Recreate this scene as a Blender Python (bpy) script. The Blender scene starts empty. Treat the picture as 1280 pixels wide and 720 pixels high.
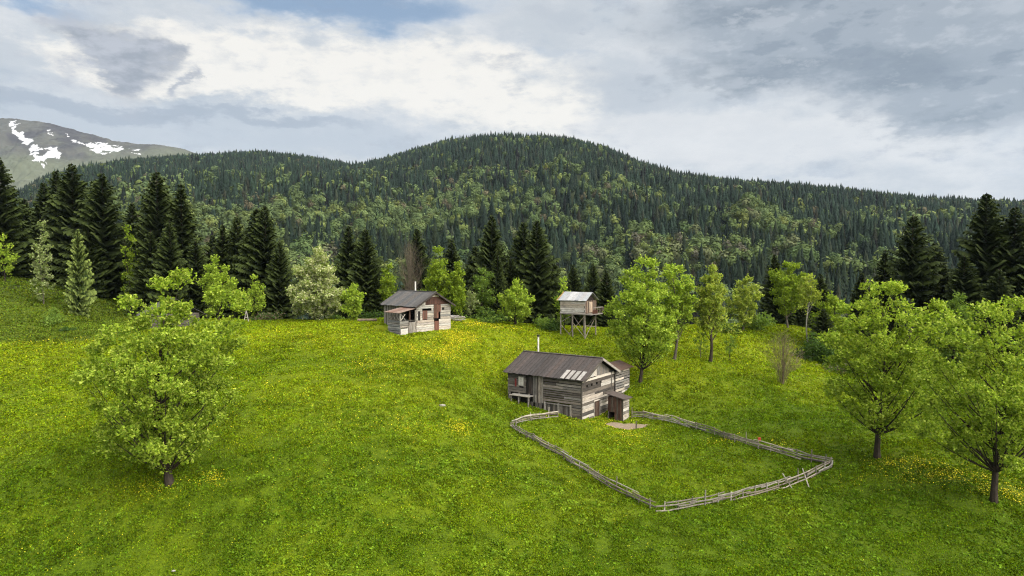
import bpy, math, random
import numpy as np
from mathutils import Vector, Matrix

C = bpy.context.scene
COL = C.collection
R = math.radians
F = 853.0                      # focal length in photo pixels (1280 wide)
CAMZ = 15.0
PITCH = R(2.0)

# ---------------------------------------------------------------- noise
def _hash(ix, iy, seed):
    h = (ix.astype(np.int64) * 374761393 + iy.astype(np.int64) * 668265263 + seed * 1274126177) & 0xFFFFFFFF
    h = ((h ^ (h >> 13)) * 1274126177) & 0xFFFFFFFF
    h = h ^ (h >> 16)
    return (h & 0xFFFF) / 65535.0

def vnoise(x, y, seed=0):
    x = np.asarray(x, float); y = np.asarray(y, float)
    ix = np.floor(x); iy = np.floor(y)
    fx = x - ix; fy = y - iy
    fx = fx * fx * (3 - 2 * fx); fy = fy * fy * (3 - 2 * fy)
    a = _hash(ix, iy, seed); b = _hash(ix + 1, iy, seed)
    c = _hash(ix, iy + 1, seed); d = _hash(ix + 1, iy + 1, seed)
    return (a + (b - a) * fx) * (1 - fy) + (c + (d - c) * fx) * fy

def fbm(x, y, seed=0, octs=4):
    s = 0.0; a = 0.5
    x = np.asarray(x, float); y = np.asarray(y, float)
    for i in range(octs):
        s = s + a * vnoise(x, y, seed + i * 17)
        a *= 0.5; x = x * 2.03 + 11.7; y = y * 2.03 - 5.3
    return s

def smooth(a, b, v):
    t = np.clip((v - a) / (b - a), 0, 1)
    return t * t * (3 - 2 * t)

# ---------------------------------------------------------------- camera rays
def ray(px, py):
    u = (px - 640) / F; v = (360 - py) / F
    return (u, math.cos(PITCH) + math.sin(PITCH) * v, -math.sin(PITCH) + math.cos(PITCH) * v)

def at(px, py, Y):
    u, dy, dz = ray(px, py); t = Y / dy
    return (u * t, Y, CAMZ + dz * t)

# ---------------------------------------------------------------- terrain
CP = [(0,720,40),(320,720,39),(640,720,38),(1000,720,38.5),(1280,720,38),(-150,720,42),(1430,720,40),
      (212,605,46),(0,600,46.5),(0,560,52),(0,480,66),(0,420,86),(100,415,88),(60,412,90),
      (0,340,120),(60,356,117),(100,374,111),(130,400,104),(-150,326,122),(-150,470,70),(-150,560,54),
      (200,402,100),(310,402,98),(440,400,99),(380,401,98.5),(520,416,85),(590,401,97),(640,409,95),(480,414,85),(560,414,87),
      (350,450,72),(350,520,57),(450,600,46.5),(450,480,65),(560,480,66),(560,560,53),(640,640,44.5),(200,480,66),(200,430,80),
      (728,524,66),(633,500,71),(760,526,68.5),(785,526,68.5),(795,488,75),(640,440,84),(620,468,76),(700,448,82),
      (722,424,92),(765,429,90),(800,478,74),(845,450,82),(890,453,82),(985,408,104),(960,412,100),(905,418,96),
      (1000,470,80),(978,480,77),(1096,572,54),(1242,627,45.5),(1040,580,54.5),(823,641,46.5),(640,537,61.5),
      (690,520,66),(880,540,62),(950,558,58),(930,600,52),(740,590,53),(1150,480,82),(1280,520,64),(1280,470,88),(1430,560,56),(1430,470,88),
      (1040,440,94),(1180,430,105),(1300,430,105),(1200,700,40)]
_pts = np.array([at(*c) for c in CP])
_extra = np.array([(0,0,-4.0),(-60,0,-4),(60,0,-5),(0,20,-3.2),(-110,20,-1.5),(110,20,-4),
                   (-50,150,0.0),(0,150,-4.0),(50,150,-4.0),(100,150,-4),(-110,150,5.0),(-30,122,3.0),(10,122,2.5),(40,126,1.0),(80,130,-1)], float)
_pts = np.vstack([_pts, _extra])

def _tps(r2):
    return np.where(r2 > 1e-9, 0.5 * r2 * np.log(np.maximum(r2, 1e-9)), 0.0)

_n = len(_pts)
_xy = _pts[:, :2] / 50.0
_K = _tps(((_xy[:, None] - _xy[None]) ** 2).sum(-1)) + np.eye(_n) * 0.004
_P = np.hstack([np.ones((_n, 1)), _xy])
_A = np.zeros((_n + 3, _n + 3)); _A[:_n, :_n] = _K; _A[:_n, _n:] = _P; _A[_n:, :_n] = _P.T
_w = np.linalg.solve(_A, np.concatenate([_pts[:, 2], np.zeros(3)]))

def near_h(x, y):
    q = np.stack([x, y], -1).reshape(-1, 2) / 50.0
    out = np.empty(len(q))
    for i in range(0, len(q), 40000):
        s = q[i:i + 40000]
        k = _tps(((s[:, None] - _xy[None]) ** 2).sum(-1))
        out[i:i + 40000] = k @ _w[:_n] + _w[_n] + s @ _w[_n + 1:]
    return np.clip(out.reshape(np.shape(x)), -14, 16)

SKY_PX = np.array([-200,-60,0,30,60,100,160,230,330,400,440,480,520,560,600,640,680,720,760,800,850,900,950,1000,1050,1100,1150,1200,1280,1400,1500], float)
SKY_PY = np.array([300,262,246,230,214,204,193,187,183,191,198,191,178,167,161,159,161,166,177,194,207,215,219,222,226,232,238,240,242,250,258], float)
RID_R = np.interp(SKY_PX, [-200,330,440,620,800,1000,1280,1500], [1700,1650,1600,1250,1230,1200,1300,1350])
SKY_AZ = np.arctan((SKY_PX - 640) / F)
TREE_RIDGE = 15.0

def hill_h(x, y):
    r = np.hypot(x, y); az = np.arctan2(x, y)
    Rr = np.interp(az, SKY_AZ, RID_R)
    py = np.interp(az, SKY_AZ, SKY_PY) + 2.0
    v = (360 - py) / F
    el = (-math.sin(PITCH) + math.cos(PITCH) * v) / (math.cos(PITCH) + math.sin(PITCH) * v)
    zr = CAMZ + el * Rr * np.cos(az) - TREE_RIDGE
    t = (r - 330) / (Rr - 330)
    tt = np.clip(t, 0, 1)
    p = 0.82 * tt + 0.18 * tt * tt * (3 - 2 * tt)
    z = -16 + (zr + 16) * p
    spur = (fbm(az * 9 + 3, r / 420, 5, 3) - 0.45) * 90 + (fbm(x / 90, y / 90, 9, 3) - 0.45) * 26
    z = z + spur * np.sin(np.pi * np.clip(t, 0, 1)) ** 0.8 * np.clip(1.15 - t, 0, 1)
    z = np.where(t > 1, zr - (t - 1) * 160, z)
    z = np.where(np.abs(az) > 0.9, -16 + (z + 16) * np.clip(1 - (np.abs(az) - 0.9) / 0.5, 0, 1), z)
    return z

def H(x, y, micro=True):
    x = np.asarray(x, float); y = np.asarray(y, float)
    r = np.hypot(x, y)
    a = near_h(x, y)
    if micro:
        m = (fbm(x * 0.7, y * 0.7, 31, 3) - 0.44) * 0.22 + (fbm(x * 0.13, y * 0.13, 37, 2) - 0.37) * 0.5
        a = a + m * smooth(25, 36, r)
    b = hill_h(x, y)
    w = smooth(130, 250, np.maximum(y, r * 0.74))
    return a * (1 - w) + b * w

def h1(x, y):
    return float(H(np.array([x]), np.array([y]))[0])

def ground(px, py, near=30.0, far=160.0):
    u, dy, dz = ray(px, py)
    t = np.arange(near, far, 0.1)
    x = u * t / dy; z = CAMZ + dz * t / dy
    gap_ = z - H(x, t)
    below = np.nonzero(gap_ <= 0)[0]
    if len(below) and t[below[0]] < 112:
        i = below[0]
    else:                       # passes just over the crest: stand where the ray comes closest to it
        k = t < 104; i = int(np.argmin(np.where(k, gap_, 1e9)))
    return (float(x[i]), float(t[i]), h1(x[i], t[i]))

# ---------------------------------------------------------------- materials
def new_mat(name):
    m = bpy.data.materials.new(name); m.use_nodes = True
    nt = m.node_tree; nt.nodes.clear()
    return m, nt

def N(nt, t, **kw):
    n = nt.nodes.new(t)
    for k, v in kw.items():
        setattr(n, k, v)
    return n

def L(nt, a, b):
    nt.links.new(a, b)

def mix_rgb(nt, fac, a, b, mode='MIX'):
    n = N(nt, 'ShaderNodeMix', data_type='RGBA', blend_type=mode)
    for sock, v in ((n.inputs[0], fac), (n.inputs[6], a), (n.inputs[7], b)):
        if hasattr(v, 'is_output'):
            L(nt, v, sock)
        else:
            sock.default_value = v if not isinstance(v, tuple) or len(v) == 4 else (*v, 1)
    return n.outputs[2]

def noise(nt, scale, detail=3, rough=0.6, vec=None, dim='3D'):
    n = N(nt, 'ShaderNodeTexNoise', noise_dimensions=dim)
    n.inputs['Scale'].default_value = scale; n.inputs['Detail'].default_value = detail; n.inputs['Roughness'].default_value = rough
    if vec is not None:
        L(nt, vec, n.inputs['Vector'])
    return n.outputs['Fac']

def ramp(nt, fac, stops):
    n = N(nt, 'ShaderNodeValToRGB')
    e = n.color_ramp.elements
    while len(e) < len(stops):
        e.new(0.5)
    for i, (p, c) in enumerate(stops):
        e[i].position = p; e[i].color = (*c, 1) if len(c) == 3 else c
    L(nt, fac, n.inputs[0])
    return n.outputs[0]

def attr_col(nt, name='col'):
    return N(nt, 'ShaderNodeAttribute', attribute_name=name, attribute_type='GEOMETRY').outputs['Color']

def leaf_mat(name, trans=0.3, rough=0.55, spec=0.2):
    m, nt = new_mat(name)
    c = attr_col(nt)
    b = N(nt, 'ShaderNodeBsdfPrincipled'); b.inputs['Roughness'].default_value = rough
    b.inputs['Specular IOR Level'].default_value = spec
    L(nt, c, b.inputs['Base Color'])
    t = N(nt, 'ShaderNodeBsdfTranslucent'); L(nt, mix_rgb(nt, 1.0, c, (1.25, 1.25, 0.7), 'MULTIPLY'), t.inputs['Color'])
    mx = N(nt, 'ShaderNodeMixShader'); mx.inputs[0].default_value = trans
    L(nt, b.outputs[0], mx.inputs[1]); L(nt, t.outputs[0], mx.inputs[2])
    o = N(nt, 'ShaderNodeOutputMaterial'); L(nt, mx.outputs[0], o.inputs[0])
    return m

def wood_mat(name, scale=(1, 1, 1), dark=0.45, rough=0.8, spec=0.2):
    """plank colour from the mesh attribute, weathered with streaks and stains"""
    m, nt = new_mat(name)
    tc = N(nt, 'ShaderNodeTexCoord'); mp = N(nt, 'ShaderNodeMapping')
    mp.inputs['Scale'].default_value = scale
    L(nt, tc.outputs['Object'], mp.inputs[0])
    n1 = noise(nt, 1.6, 4, 0.65, mp.outputs[0]); n2 = noise(nt, 9.0, 4, 0.7, mp.outputs[0])
    r1 = ramp(nt, n1, [(0.3, (dark, dark * 0.96, dark * 0.92)), (0.68, (1.12, 1.1, 1.08))])
    r2 = ramp(nt, n2, [(0.3, (0.55, 0.53, 0.5)), (0.62, (1.08, 1.08, 1.08))])
    c = mix_rgb(nt, 1.0, mix_rgb(nt, 1.0, attr_col(nt), r1, 'MULTIPLY'), r2, 'MULTIPLY')
    b = N(nt, 'ShaderNodeBsdfPrincipled'); b.inputs['Roughness'].default_value = rough; b.inputs['Specular IOR Level'].default_value = spec
    L(nt, c, b.inputs['Base Color'])
    bp = N(nt, 'ShaderNodeBump'); bp.inputs['Strength'].default_value = 0.5; bp.inputs['Distance'].default_value = 0.03
    L(nt, n2, bp.inputs['Height']); L(nt, bp.outputs[0], b.inputs['Normal'])
    o = N(nt, 'ShaderNodeOutputMaterial'); L(nt, b.outputs[0], o.inputs[0])
    return m

M_WOODH = wood_mat('weathered_boards', (0.8, 0.8, 5.0))
M_WOODV = wood_mat('weathered_upright_boards', (4.0, 4.0, 0.7))
M_ROOF = wood_mat('weathered_roof', (2.0, 2.0, 2.0), 0.6, 0.7, 0.3)
M_METAL = wood_mat('galvanised_sheet', (1.2, 1.2, 1.2), 0.75, 0.45, 0.5)
M_BARK = wood_mat('bark', (3, 3, 1.2), 0.4, 0.9, 0.1)
M_POLE = wood_mat('grey_poles', (2, 2, 2), 0.5, 0.85, 0.2)
M_STONE = wood_mat('stone', (2, 2, 2), 0.7, 0.9, 0.2)
M_LEAF = leaf_mat('leaves', 0.42, 0.6, 0.08)
M_NEEDLE = leaf_mat('needles', 0.08, 0.7, 0.08)
M_FAR = leaf_mat('far_foliage', 0.12, 0.8, 0.05)
M_GRASS = leaf_mat('grass_blades', 0.3, 0.7, 0.06)
M_PETAL = leaf_mat('petals', 0.2, 0.6)

def ground_mat():
    m, nt = new_mat('meadow_ground')
    geo = N(nt, 'ShaderNodeNewGeometry')
    p = geo.outputs['Position']
    n1 = noise(nt, 0.35, 5, 0.65, p); n2 = noise(nt, 3.5, 4, 0.7, p); n3 = noise(nt, 14, 2, 0.6, p)
    r1 = ramp(nt, n1, [(0.3, (0.8, 0.85, 0.9)), (0.7, (1.15, 1.1, 0.9))])
    r2 = ramp(nt, n2, [(0.3, (0.6, 0.65, 0.7)), (0.65, (1.2, 1.15, 1.0))])
    r3 = ramp(nt, n3, [(0.3, (0.65, 0.68, 0.7)), (0.7, (1.25, 1.2, 1.1))])
    c = attr_col(nt)
    for r in (r1, r2, r3):
        c = mix_rgb(nt, 1.0, c, r, 'MULTIPLY')
    b = N(nt, 'ShaderNodeBsdfPrincipled'); b.inputs['Roughness'].default_value = 0.9; b.inputs['Specular IOR Level'].default_value = 0.1
    L(nt, c, b.inputs['Base Color'])
    bp = N(nt, 'ShaderNodeBump'); bp.inputs['Strength'].default_value = 0.6; bp.inputs['Distance'].default_value = 0.12
    L(nt, n2, bp.inputs['Height']); L(nt, bp.outputs[0], b.inputs['Normal'])
    o = N(nt, 'ShaderNodeOutputMaterial'); L(nt, b.outputs[0], o.inputs[0])
    return m

# ---------------------------------------------------------------- mesh helpers
def mesh_np(name, V, Fq, cols=None, mat=None, smooth_sh=False):
    """V (n,3); Fq (m,k) same-size faces; cols per vertex (n,3)"""
    V = np.ascontiguousarray(V, np.float32); Fq = np.ascontiguousarray(Fq, np.int32)
    me = bpy.data.meshes.new(name)
    k = Fq.shape[1]
    me.vertices.add(len(V)); me.vertices.foreach_set('co', V.ravel())
    me.loops.add(Fq.size); me.loops.foreach_set('vertex_index', Fq.ravel())
    me.polygons.add(len(Fq)); me.polygons.foreach_set('loop_start', np.arange(0, Fq.size, k, dtype=np.int32))
    if smooth_sh:
        me.polygons.foreach_set('use_smooth', np.ones(len(Fq), bool))
    if cols is not None:
        a = me.attributes.new('col', 'FLOAT_COLOR', 'POINT')
        c = np.ones((len(V), 4), np.float32); c[:, :3] = cols
        a.data.foreach_set('color', c.ravel())
    me.update(calc_edges=True)
    if mat:
        me.materials.append(mat)
    return me

def link(name, data, parent=None, loc=None, rz=0):
    o = bpy.data.objects.new(name, data); COL.objects.link(o)
    if parent is not None:
        o.parent = parent
    if loc is not None:
        o.location = loc
    if rz:
        o.rotation_euler = (0, 0, rz)
    return o

def tag(o, label=None, cat=None, group=None, kind=None):
    for k, v in (('label', label), ('category', cat), ('group', group), ('kind', kind)):
        if v:
            o[k] = v
    return o

def thing(name, label, cat, loc, rz=0, group=None):
    return tag(link(name, None, None, loc, rz), label, cat, group)

class MB:
    """collects boxes, beams and tubes into one mesh"""
    def __init__(s):
        s.v = []; s.f = []; s.c = []
    def _add(s, vs, fs, col):
        o = len(s.v); s.v += [tuple(v) for v in vs]; s.f += [tuple(i + o for i in f) for f in fs]; s.c += [col] * len(vs)
    BF = [(0, 3, 2, 1), (4, 5, 6, 7), (0, 1, 5, 4), (1, 2, 6, 5), (2, 3, 7, 6), (3, 0, 4, 7)]
    def hexa(s, b, t, col):
        s._add(list(b) + list(t), MB.BF, col)
    def box(s, x0, x1, y0, y1, z0, z1, col):
        s.hexa([(x0, y0, z0), (x1, y0, z0), (x1, y1, z0), (x0, y1, z0)], [(x0, y0, z1), (x1, y0, z1), (x1, y1, z1), (x0, y1, z1)], col)
    def beam(s, p, q, w, h, col, up=(0, 0, 1)):
        p = Vector(p); q = Vector(q); d = (q - p).normalized()
        u = Vector(up)
        if abs(d.dot(u)) > 0.98:
            u = Vector((1, 0, 0))
        a = d.cross(u).normalized() * w / 2; b = a.cross(d).normalized() * h / 2
        s.hexa([p - a - b, p + a - b, p + a + b, p - a + b], [q - a - b, q + a - b, q + a + b, q - a + b], col)
    def tube(s, pts, rad, col, n=6, cap=True):
        pts = [Vector(p) for p in pts]
        o = len(s.v)
        for i, p in enumerate(pts):
            d = (pts[min(i + 1, len(pts) - 1)] - pts[max(i - 1, 0)])
            d = d.normalized() if d.length > 1e-6 else Vector((0, 0, 1))
            a = d.cross(Vector((0.31, 0.95, 0.05))); a = a.normalized() if a.length > 1e-4 else Vector((1, 0, 0))
            b = d.cross(a)
            r = rad[i] if hasattr(rad, '__len__') else rad
            for k in range(n):
                t = 2 * math.pi * k / n
                s.v.append(tuple(p + a * (r * math.cos(t)) + b * (r * math.sin(t)))); s.c.append(col)
        for i in range(len(pts) - 1):
            for k in range(n):
                s.f.append((o + i * n + k, o + i * n + (k + 1) % n, o + (i + 1) * n + (k + 1) % n, o + (i + 1) * n + k))
        if cap:
            s.f.append(tuple(o + k for k in range(n))[::-1]); e = o + (len(pts) - 1) * n
            s.f.append(tuple(e + k for k in range(n)))
    def mesh(s, name, mat):
        me = bpy.data.meshes.new(name); me.from_pydata(s.v, [], s.f)
        a = me.attributes.new('col', 'FLOAT_COLOR', 'POINT')
        a.data.foreach_set('color', np.array([(*c[:3], 1) for c in s.c], np.float32).ravel())
        me.materials.append(mat)
        return me
    def build(s, name, mat, parent=None, loc=None, rz=0):
        return link(name, s.mesh(name, mat), parent, loc, rz)

def jit(rng, c, a=0.15, warm=0.05):
    k = 1 + rng.uniform(-a, a); w = rng.uniform(-warm, warm)
    return (max(0, c[0] * k * (1 + w)), c[1] * k, max(0, c[2] * k * (1 - w)))

# ================================================================ WORLD, SUN, CAMERA
EXPOSURE = 0.0
w = bpy.data.worlds.new('World'); C.world = w; w.use_nodes = True
nt = w.node_tree; nt.nodes.clear()
SUN_DIR = Vector((0.80, -0.50, 0.85)).normalized()       # towards the sun
sun_el = math.asin(SUN_DIR.z); sun_rot = math.atan2(SUN_DIR.x, SUN_DIR.y)
sky = N(nt, 'ShaderNodeTexSky', sky_type='NISHITA'); sky.sun_disc = False
sky.sun_elevation = sun_el; sky.sun_rotation = sun_rot; sky.altitude = 1500; sky.dust_density = 1.5
tc = N(nt, 'ShaderNodeTexCoord'); sep = N(nt, 'ShaderNodeSeparateXYZ'); L(nt, tc.outputs['Generated'], sep.inputs[0])
def M(op, a, b=None, c=None, clamp=False):
    n = N(nt, 'ShaderNodeMath', operation=op); n.use_clamp = clamp
    for i, v in enumerate((a, b, c)):
        if v is None:
            continue
        if hasattr(v, 'is_output'):
            L(nt, v, n.inputs[i])
        else:
            n.inputs[i].default_value = v
    return n.outputs[0]
def SS(v, a, b):
    n = N(nt, 'ShaderNodeMapRange', interpolation_type='SMOOTHSTEP'); L(nt, v, n.inputs[0])
    n.inputs[1].default_value = a; n.inputs[2].default_value = b
    return n.outputs[0]
az = M('ARCTAN2', sep.outputs[0], sep.outputs[1])
el = M('ARCSINE', sep.outputs[2])
cv = N(nt, 'ShaderNodeCombineXYZ'); L(nt, az, cv.inputs[0]); L(nt, M('MULTIPLY', el, 2.2), cv.inputs[1])
base = cv.outputs[0]
def wn(scale, detail, off=0.0, rough=0.55):
    mp = N(nt, 'ShaderNodeMapping'); mp.inputs['Location'].default_value = (off, off * 0.7, off * 0.31)
    L(nt, base, mp.inputs[0])
    return noise(nt, scale, detail, rough, mp.outputs[0])
n_a = wn(3.2, 6, 1.3); n_b = wn(7.5, 7, 4.1, 0.6); n_c = wn(18, 6, 7.7, 0.6); n_d = wn(2.2, 5, 12.4)
wx = M('MULTIPLY', M('SUBTRACT', n_b, 0.5), 0.22); wy = M('MULTIPLY', M('SUBTRACT', n_c, 0.5), 0.10)
azw = M('ADD', az, M('ADD', wx, wy)); elw = M('ADD', el, M('MULTIPLY', M('SUBTRACT', wn(9, 6, 20.2, 0.6), 0.5), 0.09))
def blob(px, py, sx, sy, rot=0.0):
    """soft cloud mass centred in a direction, edges broken by noise"""
    a0 = math.atan((px - 640) / F); e0 = math.atan((330 - py) / F * math.cos(a0))
    dx = M('SUBTRACT', azw, a0); dy = M('SUBTRACT', elw, e0)
    c, s = math.cos(rot), math.sin(rot)
    u = M('DIVIDE', M('ADD', M('MULTIPLY', dx, c), M('MULTIPLY', dy, s)), sx / F)
    v = M('DIVIDE', M('SUBTRACT', M('MULTIPLY', dy, c), M('MULTIPLY', dx, s)), sy / F)
    q = M('ADD', M('MULTIPLY', u, u), M('MULTIPLY', v, v))
    return M('POWER', 2.718, M('MULTIPLY', q, -1.0))
def S255(r, g, b):
    f = lambda c: ((c / 255 + 0.055) / 1.055) ** 2.4 if c > 10 else c / 255 / 12.92
    return (f(r), f(g), f(b), 1)
BRIGHT = S255(247, 244, 238); PALE_ = S255(221, 224, 228); MID = S255(199, 206, 214); GREYBLUE = S255(170, 186, 204); DARK = S255(146, 157, 171); DARKER = S255(124, 138, 154)
n_e = wn(34, 5, 31.0, 0.62); n_f = wn(5.0, 7, 40.0, 0.62)
Nz = lambda n, k: M('MULTIPLY', M('SUBTRACT', n, 0.5), k)
def add(*v):
    r = v[0]
    for q in v[1:]:
        r = M('ADD', r, q)
    return r
# pale overcast with soft billows
col = mix_rgb(nt, SS(add(n_f, Nz(n_c, 0.35)), 0.38, 0.64), MID, PALE_)
col = mix_rgb(nt, M('MULTIPLY', SS(add(n_b, Nz(n_c, 0.5)), 0.50, 0.72), 0.45), col, GREYBLUE)
# grey-blue bank low on the left, thin streaks below the bright band
bank = SS(add(blob(140, 160, 300, 36), M('MULTIPLY', blob(420, 172, 120, 20), 0.8), Nz(n_f, 1.0), Nz(n_c, 0.5)), 0.30, 0.80)
col = mix_rgb(nt, M('MULTIPLY', bank, 0.75), col, S255(190, 200, 212))
bank2 = SS(add(blob(60, 132, 110, 12), blob(330, 150, 160, 10), Nz(n_c, 1.1), Nz(n_b, 0.8)), 0.35, 0.95)
col = mix_rgb(nt, M('MULTIPLY', bank2, 0.6), col, S255(160, 173, 190))
# bright band in the middle of the sky
br = SS(add(blob(450, 92, 270, 46), blob(210, 84, 140, 28), M('MULTIPLY', blob(690, 150, 110, 40), 0.6), Nz(n_f, 0.9), Nz(n_c, 0.35)), 0.32, 0.66)
col = mix_rgb(nt, M('MULTIPLY', br, 0.95), col, BRIGHT)
tex = SS(add(n_c, Nz(n_e, 0.5)), 0.47, 0.66)
col = mix_rgb(nt, M('MULTIPLY', M('MULTIPLY', tex, br), 0.22), col, MID)
low = SS(add(blob(1010, 178, 260, 34), blob(800, 165, 100, 30), Nz(n_f, 0.8)), 0.30, 0.85)
col = mix_rgb(nt, M('MULTIPLY', low, 0.6), col, S255(228, 229, 231))
# heavy grey clouds, upper right
d1 = SS(add(blob(1010, 72, 190, 42), blob(1010, 0, 260, 34), blob(1240, 95, 120, 62), M('MULTIPLY', blob(1170, 150, 70, 24), 0.8), Nz(n_f, 1.3), Nz(n_c, 0.55)), 0.32, 1.0)
col = mix_rgb(nt, M('MULTIPLY', d1, 0.92), col, S255(160, 171, 184))
d1b = SS(add(blob(985, 90, 150, 17), blob(930, 16, 110, 15), M('MULTIPLY', blob(1135, 95, 60, 20), 0.9), M('MULTIPLY', blob(1190, 150, 60, 14), 0.9), Nz(n_b, 1.6), Nz(n_c, 1.3), Nz(n_e, 0.6)), 0.15, 1.2)
col = mix_rgb(nt, M('MULTIPLY', d1b, 0.62), col, DARKER)
d2 = SS(add(blob(770, 112, 110, 34), blob(690, 20, 90, 20), Nz(n_f, 1.2), Nz(n_c, 0.6)), 0.35, 0.95)
col = mix_rgb(nt, M('MULTIPLY', d2, 0.45), col, S255(182, 191, 203))
lit = SS(add(n_c, Nz(n_b, 0.9), Nz(n_e, 0.6)), 0.50, 0.70)
col = mix_rgb(nt, M('MULTIPLY', M('MULTIPLY', lit, d1), 0.55), col, S255(196, 203, 211))
shd = SS(add(n_b, Nz(n_c, 0.9)), 0.44, 0.30)
col = mix_rgb(nt, M('MULTIPLY', M('MULTIPLY', shd, d1), 0.6), col, S255(134, 147, 163))
clouds = col
# blue gap, upper middle
gap = SS(add(blob(420, 8, 190, 26), M('MULTIPLY', blob(40, 0, 100, 14), 0.6), M('MULTIPLY', blob(700, 70, 60, 10), 0.4), Nz(n_f, 0.9), Nz(n_c, 0.3)), 0.25, 0.9)
cover = M('SUBTRACT', 1.0, M('MULTIPLY', gap, 0.5))
clouds = mix_rgb(nt, gap, clouds, S255(172, 197, 224))
# lone dark puffs drifting on the left
lump = add(blob(128, 66, 40, 34, -0.6), blob(165, 90, 36, 20, -0.5), blob(196, 66, 22, 16, -0.4), M('MULTIPLY', blob(243, 102, 9, 16, 0.5), 0.9), M('MULTIPLY', blob(75, 36, 60, 14), 0.6), M('MULTIPLY', blob(28, 70, 40, 10), 0.5))
lump = SS(add(lump, Nz(n_c, 1.7), Nz(n_b, 1.5), Nz(n_e, 1.2)), 0.05, 1.2)
clouds = mix_rgb(nt, M('MULTIPLY', lump, 0.9), clouds, mix_rgb(nt, SS(add(n_c, Nz(n_e, 0.5)), 0.35, 0.65), S255(146, 156, 172), S255(184, 190, 202)))
cover = M('MAXIMUM', cover, lump)
# overhead (outside the picture) the sky is brightened to add light
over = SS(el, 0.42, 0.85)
# unseen glow added round the sun as soft key, high right behind the camera
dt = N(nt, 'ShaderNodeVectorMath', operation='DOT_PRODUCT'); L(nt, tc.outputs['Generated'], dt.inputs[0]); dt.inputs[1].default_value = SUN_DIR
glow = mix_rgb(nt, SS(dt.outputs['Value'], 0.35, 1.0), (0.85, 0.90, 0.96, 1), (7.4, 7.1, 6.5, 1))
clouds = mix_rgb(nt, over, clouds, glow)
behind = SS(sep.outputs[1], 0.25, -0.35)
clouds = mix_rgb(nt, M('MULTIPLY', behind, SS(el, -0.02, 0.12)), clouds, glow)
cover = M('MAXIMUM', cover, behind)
bg1 = N(nt, 'ShaderNodeBackground'); L(nt, sky.outputs[0], bg1.inputs[0]); bg1.inputs[1].default_value = 0.10
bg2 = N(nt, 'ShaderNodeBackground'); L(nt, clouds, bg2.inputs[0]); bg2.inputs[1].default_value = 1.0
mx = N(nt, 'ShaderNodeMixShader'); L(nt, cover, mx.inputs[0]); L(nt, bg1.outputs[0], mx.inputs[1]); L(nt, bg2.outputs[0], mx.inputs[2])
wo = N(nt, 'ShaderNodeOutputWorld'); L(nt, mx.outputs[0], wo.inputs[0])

sl = bpy.data.lights.new('sun', 'SUN'); sl.energy = 1.5; sl.angle = R(14); sl.color = (1.0, 0.95, 0.86)
so = link('sun', sl); so.rotation_euler = (-SUN_DIR).to_track_quat('-Z', 'Y').to_euler()

cam = bpy.data.cameras.new('camera'); cam.sensor_width = 36; cam.lens = 36 * F / 1280; cam.clip_start = 0.5; cam.clip_end = 20000
co = link('camera', cam); co.location = (0, 0, CAMZ); co.rotation_euler = (R(90) - PITCH, 0, 0)
C.camera = co
C.view_settings.view_transform = 'Standard'; C.view_settings.look = 'None'; C.view_settings.exposure = EXPOSURE; C.view_settings.gamma = 1
C.render.engine = 'CYCLES'
C.cycles.max_bounces = 5; C.cycles.diffuse_bounces = 3; C.cycles.transmission_bounces = 3; C.cycles.volume_bounces = 0; C.cycles.transparent_max_bounces = 4
C.cycles.use_denoising = True; C.cycles.denoiser = 'OPENIMAGEDENOISE'; C.cycles.denoising_input_passes = 'RGB_ALBEDO_NORMAL'; C.cycles.denoising_prefilter = 'NONE'
C.cycles.pixel_filter_type = 'BLACKMAN_HARRIS'; C.cycles.filter_width = 1.15; C.cycles.use_adaptive_sampling = False; C.cycles.sample_clamp_direct = 1.6; C.cycles.sample_clamp_indirect = 1.2

# ================================================================ GROUND
def meadow_col(x, y):
    """living grass colour: deeper green low down and at the front, yellower on the crest"""
    r = np.hypot(x, y)
    a = np.array([0.082, 0.136, 0.003]); b = np.array([0.192, 0.244, 0.006]); sl_ = np.array([0.088, 0.128, 0.010])
    t = smooth(50, 92, y) * 0.75 + (fbm(x / 9, y / 9, 71, 4) - 0.45) * 1.5 + 0.12
    # right-hand side and the far left slope stay greener
    t = t - 0.28 * smooth(8, 40, x)
    t = np.clip(t, 0, 1)[..., None]
    k = (smooth(-45, -50, x) * smooth(80.5, 84, y))[..., None]
    return (a * (1 - t) + b * t) * (1 - k) + sl_ * k

azs = np.unique(np.concatenate([np.arange(-180, -50, 5.0), np.arange(-50, 50.01, 0.22), np.arange(55, 180.1, 5.0)]))
rs = np.concatenate([[0.5, 6, 12, 18, 24, 30, 34], np.arange(36, 132, 0.55), 132 * (2600 / 132) ** np.linspace(0, 1, 230)])
A_, R_ = np.meshgrid(np.radians(azs), rs)
X = R_ * np.sin(A_); Yg = R_ * np.cos(A_)
Z = H(X, Yg)
nr, na = X.shape
idx = np.arange(nr * na).reshape(nr, na)
q = np.stack([idx[:-1, :-1], idx[:-1, 1:], idx[1:, 1:], idx[1:, :-1]], -1).reshape(-1, 4)[:, ::-1]
gc = meadow_col(X, Yg) * 0.62
fl = np.array([0.018, 0.024, 0.010])  # forest floor, the shade under the trees put into its colour
wf = smooth(112, 130, np.hypot(X, Yg) - 12 * smooth(-45, -70, X))[..., None]
gc = gc * (1 - wf) + fl * wf
cp_ = 640 + F * np.tan(np.clip(A_, -1.2, 1.2)); cl_ = ((np.abs(cp_ - 447 + 10 * (fbm(X / 30, Yg / 30, 3, 3) - .5)) < 17) & (R_ > 1440) & (np.abs(A_) < 0.6))[..., None]
gc = np.where(cl_, np.array([0.15, 0.165, 0.06]), gc)
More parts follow.
